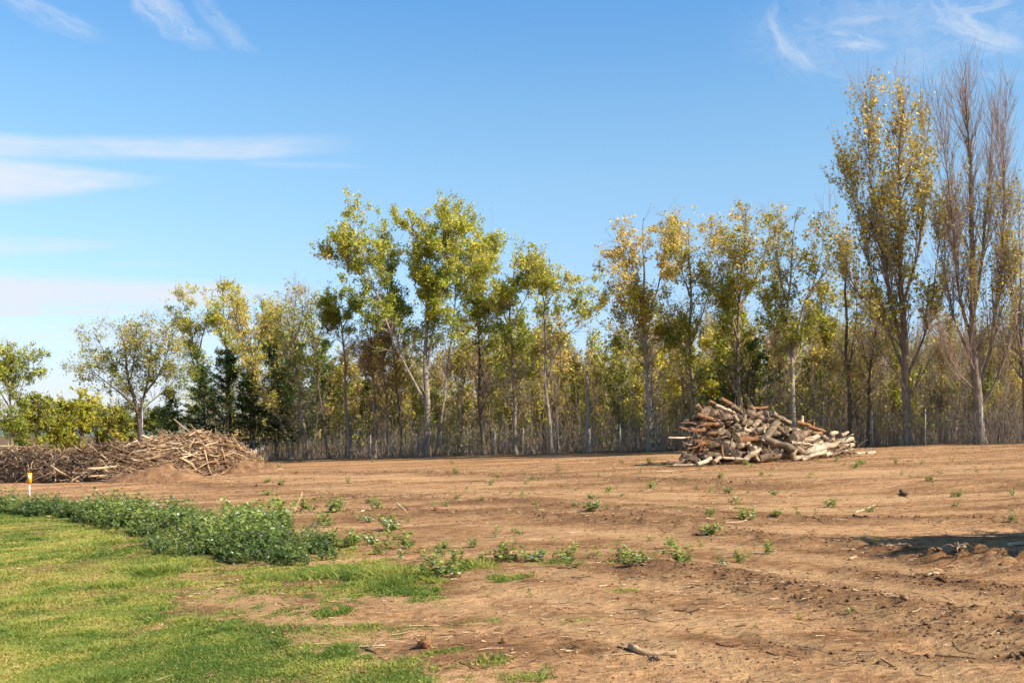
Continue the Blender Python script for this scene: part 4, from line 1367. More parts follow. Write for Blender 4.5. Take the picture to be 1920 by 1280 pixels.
def pile_pt(zx, zy, dep):
    """Enlarged-view coordinates of the photographed pile -> a point at that distance."""
    px, py = 1220 + zx / 4.364, 720 + zy / 4.364
    return np.array([(px - 960) / F * dep, dep, EYE + (HZ - py) / F * dep])


def make_log(a, b, r, tone, mat, label, seed, bend=0.0, group='logs heaped in the log pile', name='log', taper=0.82, knob=0.12, cat='log', ends=True, group_on=True):
    rg = np.random.default_rng(seed)
    a, b = np.asarray(a, float), np.asarray(b, float)
    c = (a + b) / 2
    K, m = 7, 10
    t = np.linspace(0, 1, K)
    d = b - a
    perp = unit(np.cross(d, rg.normal(size=3)))
    P = (a - c) + d * t[:, None] + perp * (np.sin(math.pi * t) * bend * np.linalg.norm(d))[:, None]
    P[1:-1] += rg.normal(size=(K - 2, 3)) * r * 0.10
    Rd = r * (1 + (taper - 1) * t) * (1 + 0.13 * rg.normal(size=K))
    P = P[None]
    Rd = Rd[None]
    v, f = tubes(P, Rd, m, knob=knob, seed=seed)
    nv = len(v)
    vt, ft = v, f
    if rg.random() < 0.5 and np.linalg.norm(d) > 0.5:
        S3, D3, r3, _, _ = spawn(P, Rd, rg.integers(1, 4), 0.15, 0.9, 52, rg)
        n3 = len(S3)
        P3, R3 = grow(S3, D3, r * 1.2 + 0.35 * rg.random(n3) ** 2, r3 * 0.42, r3 * 0.26, 3, 0.0, 0.12, rg)
        vt, ft = merge([(v, f), tubes(P3, R3, 6, caps=True)])
    tones = np.full(len(vt), tone)
    tones[:nv] += np.repeat(rg.normal(size=K) * 0.06, m) + 0.05 * rg.normal(size=nv)      # peeling bark
    root = mesh_obj(name, vt, ft, M[mat], None, True, attrs={'tone': ('POINT', np.clip(tones, 0, 1))})
    root.location = c
    tag(root, label, cat, group)
    if ends:
        for e, sgn in ((0, -1), (K - 1, 1)):
            ring = v[e * m:(e + 1) * m]
            ctr = ring.mean(0)
            out = unit(P[0, e] - P[0, e + (1 if e == 0 else -1)])
            vv = np.vstack([ctr + (ring - ctr) * 0.97 + out * 0.004, ctr + (ring - ctr) * 0.5 + out * 0.012, (ctr + out * 0.010)[None]])
            i = np.arange(m)
            i2 = (i + 1) % m
            q = np.stack([i, i2, m + i2, m + i], 1)
            tr = np.stack([m + i, m + i2, np.full(m, 2 * m)], 1)
            if e == 0:
                q, tr = q[:, ::-1], tr[:, ::-1]
            mesh_obj('cut_end', vv, [q, tr], M['cut'], root)
    return root


def make_roots(name, label, centre, size, n, seed, mat='log_red', cat='root clump', group=None, flat=0.7):
    rg = np.random.default_rng(seed)
    root = empty(name, centre)
    tag(root, label, cat, group)
    k = 14
    i, j = np.meshgrid(np.arange(k), np.arange(8), indexing='ij')
    th, ph = i / k * 2 * math.pi, (j + 0.5) / 8 * math.pi
    rr = size * 0.42 * (0.75 + 0.5 * rg.random(th.shape))
    v = np.stack([rr * np.sin(ph) * np.cos(th), rr * np.sin(ph) * np.sin(th), rr * np.cos(ph) * flat], -1).reshape(-1, 3)
    b = (i[:, :-1] * 8 + j[:, :-1]).ravel()
    b2 = (((i[:, :-1] + 1) % k) * 8 + j[:, :-1]).ravel()
    q = np.stack([b, b + 1, b2 + 1, b2], 1)
    mesh_obj('root_ball', v, [q], M[mat], root, True, attrs={'tone': ('POINT', 0.3 + 0.3 * rg.random(len(v)))})
    D = unit(rg.normal(size=(n, 3)) * np.array([1, 1, flat]))
    P, Rd = grow(D * size * 0.25, D, size * (0.3 + 0.6 * rg.random(n)), np.full(n, size * 0.055), np.full(n, size * 0.010), 6, -0.2, 0.35, rg)
    v, f = tubes(P, Rd, 5)
    mesh_obj('roots', v, f, M[mat], root, True, attrs={'tone': ('POINT', np.repeat(0.3 + 0.5 * rg.random(n), 6 * 5))})
    return root


def build_log_pile():
    # (x0,y0,x1,y1, diameter, tone, depth lean: metres the right end is nearer(-)/farther(+), back offset, material, words)
    g = 'log_bark'
    r_ = 'log_red'
    logs = [
        (780, 225, 1000, 310, 55, .42, .5, .25, g, 'thick long brown log lying near the top, sloping down right'),
        (990, 235, 1140, 320, 46, .45, .6, .35, g, 'stout log right of the topmost long log, sloping down right'),
        (1042, 298, 915, 470, 58, .72, -.1, -.35, g, 'thick pale log leaning up right across the middle of the pile'),
        (940, 455, 1190, 550, 62, .38, -.6, -.75, g, 'heavy grey log jutting forward at the centre, end facing right'),
        (890, 610, 1135, 575, 60, .40, .3, -.35, g, 'heavy grey log lying flat along the foot of the pile'),
        (770, 622, 902, 528, 44, .70, .2, -.75, g, 'pale log slanting up from the foot left of centre'),
        (1165, 440, 1275, 400, 82, .42, 1.0, .0, g, 'thickest log end, round face turned to the camera right of centre'),
        (1230, 465, 1372, 425, 50, .80, .3, .0, g, 'pale log lying beside the thickest log end'),
        (1040, 350, 1150, 452, 36, .45, .1, -.15, g, 'thin brown log sloping steeply beneath the pale leaning log'),
        (1150, 480, 1312, 500, 30, .82, .1, -.3, g, 'thin pale log lying level below the thickest log end'),
        (1245, 578, 1450, 488, 60, .88, .3, -.35, g, 'broad bleached log sloping up right in the tapering end'),
        (1175, 612, 1440, 548, 44, .75, .3, -.55, g, 'long pale log beneath the broad bleached one'),
        (1240, 624, 1425, 562, 30, .85, .3, -.8, g, 'thin bleached log lowest in the tapering end'),
        (1350, 552, 1530, 488, 46, .80, .3, -.15, g, 'pale log sloping up right beside the broad bleached one'),
        (1535, 470, 1652, 447, 46, .84, .2, .1, g, 'bleached log sticking out at the far right, upper of the pair'),
        (1535, 515, 1662, 496, 36, .80, .2, .0, g, 'bleached log sticking out at the far right, lower of the pair'),
        (1410, 430, 1482, 482, 44, .60, -.3, .0, g, 'short log pointing down right above the bleached logs'),
        (1465, 412, 1530, 395, 30, .85, .2, .2, g, 'short white log on top of the tapering end'),
        (1560, 420, 1616, 390, 26, .7, .2, .3, g, 'stubby pale log at the top of the far right end'),
        (755, 368, 858, 382, 40, .72, .3, -.1, g, 'pale-barked log in the middle, left of the flaking one'),
        (845, 392, 942, 378, 60, .66, -.4, -.1, g, 'flaking pale-barked log in the middle of the pile'),
        (905, 332, 930, 342, 50, .5, -1.2, .6, g, 'log end facing the camera under the thick top log'),
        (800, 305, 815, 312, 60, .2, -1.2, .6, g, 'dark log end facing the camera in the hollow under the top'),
        (758, 336, 772, 256, 40, .45, .2, .0, g, 'upright log propped below the left end of the top log'),
        (836, 352, 892, 298, 40, .62, .2, .1, g, 'short pale log propped under the thick top log'),
        (530, 175, 684, 238, 30, .82, .2, .2, g, 'thin bleached log near the top left'),
        (380, 252, 540, 308, 42, .45, .2, .0, r_, 'orange-brown log poking out at the upper left'),
        (384, 170, 432, 222, 34, .5, .2, .3, r_, 'short reddish log at the top left corner'),
        (450, 225, 490, 222, 80, .15, 1.3, .3, g, 'broad dark log end at the upper left'),
        (415, 330, 572, 336, 36, .55, .3, .0, r_, 'reddish log lying level on the left side'),
        (320, 372, 442, 376, 40, .5, .3, -.2, r_, 'reddish log jutting out left above the root clump'),
        (235, 352, 330, 374, 22, .5, .2, -.2, r_, 'gnarled reddish root end at the far left'),
        (145, 437, 320, 434, 14, .85, .3, -.1, g, 'thin pale stick poking out level at the far left'),
        (715, 465, 872, 448, 58, .42, .5, -.2, r_, 'broad brown log in the lower middle'),
        (665, 525, 690, 520, 44, .6, 1.2, -.3, g, 'small pale log end facing the camera in the lower middle'),
        (730, 505, 755, 498, 46, .55, 1.2, -.3, g, 'second pale log end facing the camera in the lower middle'),
        (690, 572, 795, 580, 64, .36, .9, -.3, g, 'thick log end near the foot left of centre'),
        (628, 582, 682, 485, 46, .72, .3, -.45, g, 'pale log leaning up right on the left side of the foot'),
        (592, 590, 584, 498, 22, .55, .1, -.9, r_, 'thin brown upright stick at the foot'),
        (590, 600, 800, 618, 22, .80, .0, -1.1, g, 'thin pale curved branch on the soil along the foot'),
        (440, 602, 592, 578, 34, .40, .2, -.7, g, 'curved grey branch lying at the left foot'),
        (380, 656, 492, 606, 36, .82, .6, -1.0, g, 'bleached log on the soil at the left foot'),
        (520, 640, 570, 600, 34, .7, .5, -.9, g, 'short pale log on the soil beside the bleached one'),
        (300, 602, 392, 622, 46, .25, .5, -.6, g, 'dark log on the soil at the left foot'),
        (145, 640, 292, 636, 30, .35, .2, -.7, g, 'grey branch lying on the soil left of the pile'),
        (180, 662, 380, 660, 14, .8, .1, -1.0, g, 'thin bleached pole flat on the soil at the left foot'),
        (240, 620, 335, 445, 30, .18, .4, -.4, g, 'dark branch leaning against the left end'),
        (685, 255, 722, 312, 30, .75, .1, .0, g, 'crooked pale branch under the bleached top-left log'),
        (575, 118, 690, 186, 40, .45, .4, .5, r_, 'brown log crossing the crest'),
        (478, 140, 645, 192, 24, .55, .3, .5, r_, 'thin brown branch along the crest'),
        (808, 190, 962, 188, 20, .6, .2, .6, r_, 'thin orange branch lying along the crest'),
        (812, 178, 845, 222, 40, .4, .1, .5, g, 'short stub on the crest'),
        (1195, 315, 1330, 358, 30, .5, .3, .5, r_, 'brown branch high on the right slope'),
        (1290, 350, 1425, 388, 28, .5, .3, .4, r_, 'brown branch lower on the right slope'),
        (1236, 315, 1240, 262, 26, .75, .1, .4, g, 'upright bleached stub on the right slope'),
        (1330, 355, 1338, 312, 16, .6, .1, .4, r_, 'small upright stub on the right slope'),
        (1100, 372, 1165, 380, 52, .5, 1.0, .1, g, 'log end facing the camera above the thickest one'),
        (1180, 376, 1200, 380, 42, .55, 1.2, .3, g, 'small log end tucked above the thickest one'),
        (1280, 380, 1402, 402, 30, .55, .3, .3, r_, 'brown log behind the pale one on the right slope'),
        (678, 178, 745, 236, 36, .4, .3, .4, g, 'dark brown log just left of the thick top log'),
        (690, 425, 795, 402, 50, .55, .4, -.05, g, 'shaded log left of the flaking one'),
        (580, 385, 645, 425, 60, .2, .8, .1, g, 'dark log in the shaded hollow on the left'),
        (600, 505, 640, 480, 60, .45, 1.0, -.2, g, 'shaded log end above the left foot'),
        (832, 530, 860, 520, 40, .6, 1.1, -.45, g, 'pale log end low in the middle'),
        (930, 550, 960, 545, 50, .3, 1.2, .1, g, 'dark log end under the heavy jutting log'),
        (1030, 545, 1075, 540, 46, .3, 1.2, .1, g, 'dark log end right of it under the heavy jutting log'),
        (1155, 565, 1172, 628, 50, .55, .0, -.8, g, 'short upright chunk at the foot right of centre'),
        (1425, 580, 1475, 570, 34, .86, .4, -.4, g, 'short bleached log at the right foot'),
        (1490, 578, 1570, 548, 34, .4, .3, -.2, g, 'grey log in shade at the right foot'),
        (1580, 545, 1655, 535, 26, .75, .2, .0, g, 'small pale log at the right tip'),
        (1440, 520, 1560, 455, 34, .7, .3, .15, g, 'pale log under the far right pair'),
        (1180, 520, 1260, 560, 50, .5, .4, -.2, g, 'stubby log between the jutting log and the bleached ones'),
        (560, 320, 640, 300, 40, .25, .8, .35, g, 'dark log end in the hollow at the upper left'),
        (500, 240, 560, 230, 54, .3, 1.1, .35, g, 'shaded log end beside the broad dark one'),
        (590, 275, 660, 265, 46, .4, 1.0, .3, g, 'brown log end beneath the bleached top-left log'),
        (860, 250, 905, 222, 34, .45, .6, .8, g, 'stub showing behind the thick top log'),
        (940, 240, 985, 262, 34, .6, .6, .8, g, 'short pale log in the notch of the crest'),
        (700, 330, 740, 390, 40, .55, .3, .0, g, 'steep short log in the middle left'),
        (470, 400, 570, 395, 30, .4, .5, .1, r_, 'thin reddish log in the shade left of centre'),
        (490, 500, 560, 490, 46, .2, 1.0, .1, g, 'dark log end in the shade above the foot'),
        (280, 300, 400, 290, 26, .2, .4, .3, g, 'dark branch at the upper left edge'),
        (250, 320, 380, 330, 18, .3, .3, .1, g, 'thin dark branch at the left edge'),
        (980, 500, 1090, 440, 44, .5, .4, .3, g, 'grey log behind the pale leaning log'),
        (1300, 520, 1400, 470, 46, .75, .5, .25, g, 'pale log behind the broad bleached one'),
        (800, 480, 830, 560, 36, .6, .3, -.4, g, 'upright pale log low in the middle'),
        (860, 580, 885, 628, 20, .8, .0, -.9, g, 'short bleached stick propped at the foot'),
    ]
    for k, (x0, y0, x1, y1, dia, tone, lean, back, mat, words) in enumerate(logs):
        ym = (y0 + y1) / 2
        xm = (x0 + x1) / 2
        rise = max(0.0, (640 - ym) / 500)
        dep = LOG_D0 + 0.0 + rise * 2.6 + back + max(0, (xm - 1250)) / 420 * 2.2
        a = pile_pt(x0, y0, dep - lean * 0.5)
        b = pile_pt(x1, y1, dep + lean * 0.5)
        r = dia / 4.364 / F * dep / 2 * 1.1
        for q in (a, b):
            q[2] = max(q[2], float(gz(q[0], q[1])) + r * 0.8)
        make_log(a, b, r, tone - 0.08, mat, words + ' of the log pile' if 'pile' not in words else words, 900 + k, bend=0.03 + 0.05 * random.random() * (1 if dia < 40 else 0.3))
    make_roots('root_clump', 'reddish tangle of torn roots at the left end of the log pile', pile_pt(395, 490, LOG_D0 + 0.3), 0.66, 40, 31)
    # heart of the heap, toned darker to paint in the shade inside it
    rg = np.random.default_rng(44)
    for k in range(70):
        zx = 320 + 1250 * rg.random()
        prof = np.interp(zx, [300, 380, 560, 700, 950, 1150, 1350, 1600, 1680], [430, 230, 160, 185, 235, 330, 405, 445, 530])
        zy = prof + 45 + (590 - prof) * rg.random()
        back = 0.9 + 2.0 * rg.random()
        rise = max(0, (640 - zy) / 500)
        dep = LOG_D0 + rise * 2.4 + back + max(0, zx - 1250) / 420 * 2.2
        c = pile_pt(zx, zy, dep)
        an = rg.normal() * 0.7
        el = rg.normal() * 0.25
        dr = np.array([math.cos(an) * math.cos(el), math.sin(an) * math.cos(el), math.sin(el)])
        ln = 0.6 + 0.5 * rg.random()
        r = 0.11 + 0.10 * rg.random()
        a, b = c - dr * ln * .7, c + dr * ln * .7
        for q in (a, b):
            q[2] = max(q[2], float(gz(q[0], q[1])) + r * 0.9)
        make_log(a, b, r, 0.12 + 0.3 * rg.random(), g, 'log wedged deep inside the log pile, hidden by those in front', 1100 + k, group='hidden logs inside the log pile')
    # broken sticks and bark caught between the logs
    n = 300
    zx = 260 + 1420 * rg.random(n)
    prof = np.interp(zx, [300, 380, 560, 700, 950, 1150, 1350, 1600, 1680], [430, 230, 150, 175, 225, 320, 395, 435, 530])
    zy = prof + (640 - prof) * rg.random(n) ** 0.9
    C = np.array([pile_pt(x_, y_, LOG_D0 + max(0, (640 - y_) / 500) * 2.6 + 0.5 * rg.normal() + max(0, x_ - 1250) / 420 * 2.2) for x_, y_ in zip(zx, zy)])
    C[:, 2] = np.maximum(C[:, 2], gz(C[:, 0], C[:, 1]) + 0.03)
    Dr = unit(rg.normal(size=(n, 3)) * np.array([1.0, .6, .55]))
    P, Rd = grow(C - Dr * 0.25, Dr, 0.3 + 0.7 * rg.random(n), 0.010 + 0.022 * rg.random(n) ** 2, np.full(n, 0.006), 4, 0, 0.14, rg)
    P[..., 2] = np.maximum(P[..., 2], gz(P[..., 0], P[..., 1]) + 0.015)
    v, f = tubes(P, Rd, 4)
    tag(mesh_obj('broken_sticks', v, f, M['brush'], None, True, attrs={'tone': ('POINT', np.repeat(0.15 + 0.65 * rg.random(n), 16))}), 'broken sticks and bark caught between the heaped logs', 'sticks', kind='stuff')
    # loose bits right of the pile
    for k, (x0, y0, x1, y1, dia, words) in enumerate([(1660, 522, 1740, 512, 26, 'short reddish chunk just right of the log pile'), (1690, 580, 1762, 584, 16, 'thin pale splinter on the soil right of the log pile, nearest the camera'),
                                                     (1768, 566, 1832, 538, 24, 'pale split chunk farthest right of the log pile'), (1680, 556, 1738, 552, 14, 'small pale splinter right of the log pile tip')]):
        px, py = 1220 + (x0 + x1) / 2 / 4.364, 720 + (y0 + y1) / 2 / 4.364
        dep = LOG_D0 + 5
        a, b = pile_pt(x0, y0, dep - .3), pile_pt(x1, y1, dep + .3)
        r = dia / 4.364 / F * dep / 2
        for q in (a, b):
            q[2] = float(gz(q[0], q[1])) + r * 0.7
        make_log(a, b, r, 0.75, g if k else r_, words, 1300 + k, group='loose chunks by the log pile')


build_log_pile()


# ------------------------------------------------------------------ brush pile
SPX = np.array([-330, -150, 0, 60, 110, 160, 220, 265, 300, 370, 420, 455, 480, 505])
STOP = np.array([858, 846, 846, 838, 850, 842, 834, 836, 822, 811, 818, 838, 858, 876.])
SD = np.array([70, 70, 69, 66, 63.5, 62, 61, 61, 61.5, 63, 65, 67, 68.5, 70.])
SX = (SPX - 960) / F * SD
SZ = EYE + (HZ - STOP) / F * SD


def brush_surface(s, w, scale=1.0, hw=2.8):
    """s: 0..1 along the pile, w: -1 (front foot) .. 1 (back foot)."""
    k = s * (len(SPX) - 1)
    i = np.arange(len(SPX))
    x = np.interp(k, i, SX)
    y0 = np.interp(k, i, SD)
    zc = np.interp(k, i, SZ)
    half = hw * (1 - 0.45 * sstep(k, 10, 13))
    y = y0 + w * half
    x = x + 0.25 * w * (0.5 - s)
    g = gz(x, y)
    prof = np.clip(1 - np.abs(w) ** 1.7, 0, 1) ** 0.8
    z = g + np.maximum(zc - gz(x, y0), 0.15) * prof * scale
    return np.stack([x, y, z], -1)


def grid_obj(name, V, mat, parent=None, **kw):
    ny, nx, _ = V.shape
    i, j = np.meshgrid(np.arange(ny - 1), np.arange(nx - 1), indexing='ij')
    b = i * nx + j
    q = np.stack([b, b + 1, b + nx + 1, b + nx], -1).reshape(-1, 4)
    return mesh_obj(name, V.reshape(-1, 3), [q], mat, parent, True, **kw)


def pieces(C, D, Ln, r, rg, K=4, m=4, wob=0.05):
    S = C - D * (Ln * 0.5)[:, None]
    return grow(S, D, Ln, r, r * 0.55, K, 0.0, wob, rg)


def build_brush_pile():
    rg = np.random.default_rng(61)
    s, w = np.meshgrid(np.linspace(0, 1, 150), np.linspace(-1.08, 1.0, 44))
    V = brush_surface(s, w, 0.84)
    V[..., 2] += 0.35 * (fbm(V[..., 0] * 1.2, V[..., 1] * 1.2, 70, 4) - 0.5) * (np.abs(w) < 1.0)
    V[..., 2] -= 0.12 * (np.abs(w) > 0.98)
    o = grid_obj('earth_mound', V, M['shade_earth'])
    tag(o, 'earth core of the long brush pile at the left, darkened to paint shade', 'earth mound')
    # apron of pushed-up soil in front and at the right end
    for nm, lab, cx, cd, rx, ry, h in [('earth_mound', 'bare lump of pushed-up soil in front of the brush pile', 292, 56.4, 2.9, 1.6, 0.62), ('earth_mound', 'loose soil spilling from the right end of the brush pile', 452, 66.0, 2.4, 2.2, 0.6)]:
        x0 = (cx - 960) / F * cd
        a, rr = np.meshgrid(np.linspace(0, 2 * math.pi, 61), np.linspace(0.02, 1, 26))
        x = x0 + np.cos(a) * rr * rx
        y = cd + np.sin(a) * rr * ry
        lump = 0.2 + 1.6 * fbm(x * 1.1, y * 1.1, 73, 4)
        z = gz(x, y) + h * np.clip(1 - rr ** 2.4, 0, 1) * lump + 0.34 * (fbm(x * 4, y * 4, 74, 3) - .5) * (1 - rr) - 0.06 * rr ** 8
        tag(grid_obj(nm, np.stack([x, y, z], -1)[:, ::-1], M['mound']), lab, 'earth mound')

    def lay(n, long_, fr=(-1.0, 0.25)):
        s = rg.random(n) * 0.985
        w = fr[0] + (fr[1] - fr[0]) * rg.random(n)
        out = rg.random(n) ** 1.6
        P0 = brush_surface(s, w, 0.90 + 0.12 * out)
        e = 0.004
        Ts = unit(brush_surface(s + e, w, .95) - brush_surface(s, w, .95))
        Tw = unit(brush_surface(s, w + e, .95) - brush_surface(s, w, .95))
        N = np.cross(Ts, Tw)
        N = N * np.sign(N[:, 2:3])
        an = rg.normal(size=n) * 0.5 - 0.12
        D = unit(Ts * np.cos(an)[:, None] + Tw * np.sin(an)[:, None] + N * (rg.normal(size=n) * 0.20 + 0.05)[:, None])
        P0 = P0 + N * (0.02 + 0.20 * out)[:, None]
        return P0, D, s, w
    # the rest of the heap first: everything too small or too many to single out
    n = 4200
    C, D, s, w = lay(n, 0)
    Ln = 0.35 + 1.1 * rg.random(n) ** 1.8
    P, Rd = pieces(C, D, Ln, 0.009 + 0.026 * rg.random(n) ** 2, rg)
    v, f = tubes(P, Rd, 4)
    tn = np.clip(0.42 + 0.24 * rg.normal(size=n), 0.02, 1)
    # spiky bits along the crest
    m = 260
    C2, _, _, _ = lay(m, 0, (-0.35, 0.1))
    D2 = unit(np.stack([rg.normal(size=m) * .8, rg.normal(size=m) * .4, 0.35 + 0.6 * rg.random(m)], 1))
    P2, R2 = pieces(C2 + D2 * 0.2, D2, 0.3 + 0.6 * rg.random(m), 0.010 + 0.02 * rg.random(m), rg)
    v2, f2 = tubes(P2, R2, 4)
    vv, ff = merge([(v, f), (v2, f2)])
    tone = np.r_[np.repeat(tn, 16), np.repeat(np.clip(.55 + .2 * rg.normal(size=m), 0, 1), 16)]
    tag(mesh_obj('small_brushwood', vv, ff, M['brush'], None, True, attrs={'tone': ('POINT', tone)}), 'mass of broken sticks and twigs covering the long brush pile', 'brushwood', kind='stuff')
    # the branches one can pick out
    n = 290
    made = []
    C, D, s, w = lay(n, 1, (-0.97, 0.0))
    Ln = 0.9 + 2.2 * rg.random(n) ** 1.6
    r = 0.028 + 0.062 * rg.random(n) ** 2.2
    tn = np.clip(0.54 + 0.24 * rg.normal(size=n), 0.15, 1)
    P, Rd = pieces(C, D, Ln, r, rg, 6, 6, 0.03)
    for i in range(n):
        c = P[i].mean(0)
        g = gz(P[i, :, 0], P[i, :, 1]) + 0.03
        P[i, :, 2] = np.maximum(P[i, :, 2], g)
        parts = [tubes(P[i:i + 1] - c, Rd[i:i + 1], 6, caps=True)]
        if rg.random() < 0.45:
            S3, D3, r3, _, _ = spawn(P[i:i + 1] - c, Rd[i:i + 1], 2, 0.3, 0.9, 40, rg)
            P3, R3 = grow(S3, D3, 0.2 + 0.4 * rg.random(2), r3 * 0.6, r3 * 0.3, 3, 0.05, 0.1, rg)
            parts.append(tubes(P3, R3, 4))
        vv, ff = merge(parts)
        o = mesh_obj('branch', vv, ff, M['brush'], None, True, attrs={'tone': ('POINT', np.full(len(vv), tn[i]))})
        o.location = c
        look = ('bleached ' if tn[i] > 0.68 else 'tan ' if tn[i] > 0.48 else 'dark brown ') + ('stout branch' if r[i] > 0.036 else 'thin branch')
        px = 960 + F * c[0] / c[1]
        where = 'near the marker post' if px < 120 else 'left-hand stretch' if px < 220 else 'middle' if px < 300 else 'highest part' if px < 410 else 'right end'
        up = 'high' if w[i] > -0.45 else 'low'
        lab = f'{look} {up} on the brush pile, {where}'
        made.append((lab, px, o))
    made.sort(key=lambda t_: t_[:2])
    total, seen = {}, {}
    for lab, _, o in made:
        total[lab] = total.get(lab, 0) + 1
    for lab, _, o in made:
        seen[lab] = seen.get(lab, 0) + 1
        tag(o, lab + (f', {ORD[seen[lab] - 1]} from left' if total[lab] > 1 else ''), 'branch', lab.replace('branch ', 'branches '))


build_brush_pile()


def build_side_heap():
    """A second heap just out of frame on the right; its shadow lies on the soil."""
    rg = np.random.default_rng(62)
    a, rr = np.meshgrid(np.linspace(0, 2 * math.pi, 61), np.linspace(0.02, 1, 22))
    cx, cy = 11.3, 13.2
    x = cx + np.sign(np.cos(a)) * np.abs(np.cos(a)) ** 0.55 * rr * 3.7
    y = cy + np.sign(np.sin(a)) * np.abs(np.sin(a)) ** 0.55 * rr * 2.3
    z = gz(x, y) + 3.7 * np.clip(1 - rr ** 5, 0, 1) * (0.55 + 0.9 * fbm(x * 1.1, y * 1.3, 75, 3)) - 0.1 * rr ** 8
    root = empty('brush_heap', (cx, cy, float(gz(cx, cy))))
    tag(root, 'second heap of earth and branches just beyond the right edge', 'brush heap')
    V = np.stack([x, y, z], -1)[:, ::-1] - np.array(root.location)
    grid_obj('earth_core', V, M['mound'], root)
    n = 700
    i, j = rg.integers(0, 21, n), rg.integers(0, 60, n)
    C = V[i, j] + np.array([0, 0, 0.04])
    D = unit(rg.normal(size=(n, 3)) * np.array([1, .6, .35]))
    P, Rd = pieces(C, D, 0.5 + 1.0 * rg.random(n), 0.01 + 0.035 * rg.random(n), rg)
    v, f = tubes(P, Rd, 4)
    o = mesh_obj('brushwood', v, f, M['brush'], root, True, attrs={'tone': ('POINT', np.repeat(0.3 + .5 * rg.random(n), 16))})
    o['kind'] = 'stuff'


build_side_heap()

# ------------------------------------------------------------------ weeds
def weed_geo(seed, nst, h, nl, white=0.10, leaf=0.065, spread=0.42):
    rg = np.random.default_rng(seed)
    S = np.stack([rg.normal(size=nst) * 0.07 * h / .4, rg.normal(size=nst) * 0.07 * h / .4, np.full(nst, -0.01)], 1)
    D = unit(np.stack([rg.normal(size=nst) * spread, rg.normal(size=nst) * spread, np.ones(nst)], 1))
    P, Rd = grow(S, D, h * (0.55 + 0.5 * rg.random(nst)), np.full(nst, 0.005), np.full(nst, 0.002), 4, 0.05, 0.05, rg)
    sv, sf = tubes(P, Rd, 3)
    i = rg.integers(0, nst, nl)
    t = 0.08 + 0.95 * rg.random(nl) ** 0.85
    f = np.clip(t, 0, .999) * 3
    k = f.astype(int)
    fr = (f - k)[:, None]
    C = P[i, k] * (1 - fr) + P[i, k + 1] * fr
    az = rg.random(nl) * 6.283
    a = unit(np.stack([np.cos(az), np.sin(az), rg.normal(size=nl) * 0.45 + 0.15], 1))
    b = unit(np.cross(a, np.stack([rg.normal(size=nl) * .3, rg.normal(size=nl) * .3, np.ones(nl)], 1)))
    s = (leaf * (1.15 - 0.5 * t) * (0.6 + 0.8 * rg.random(nl)))[:, None]
    nrm = np.cross(b, a)
    c0 = C + a * s * 0.15
    v = np.stack([c0, c0 + a * s * .45 + b * s * .38 + nrm * s * .1, c0 + a * s, c0 + a * s * .45 - b * s * .38 + nrm * s * .1], 1).reshape(-1, 3)
    tone = np.clip(0.24 + 0.34 * t + 0.13 * rg.normal(size=nl), 0, 0.84)
    tone = np.where(rg.random(nl) < white, 0.93 + 0.07 * rg.random(nl), tone)
    return sv, sf, v, tone


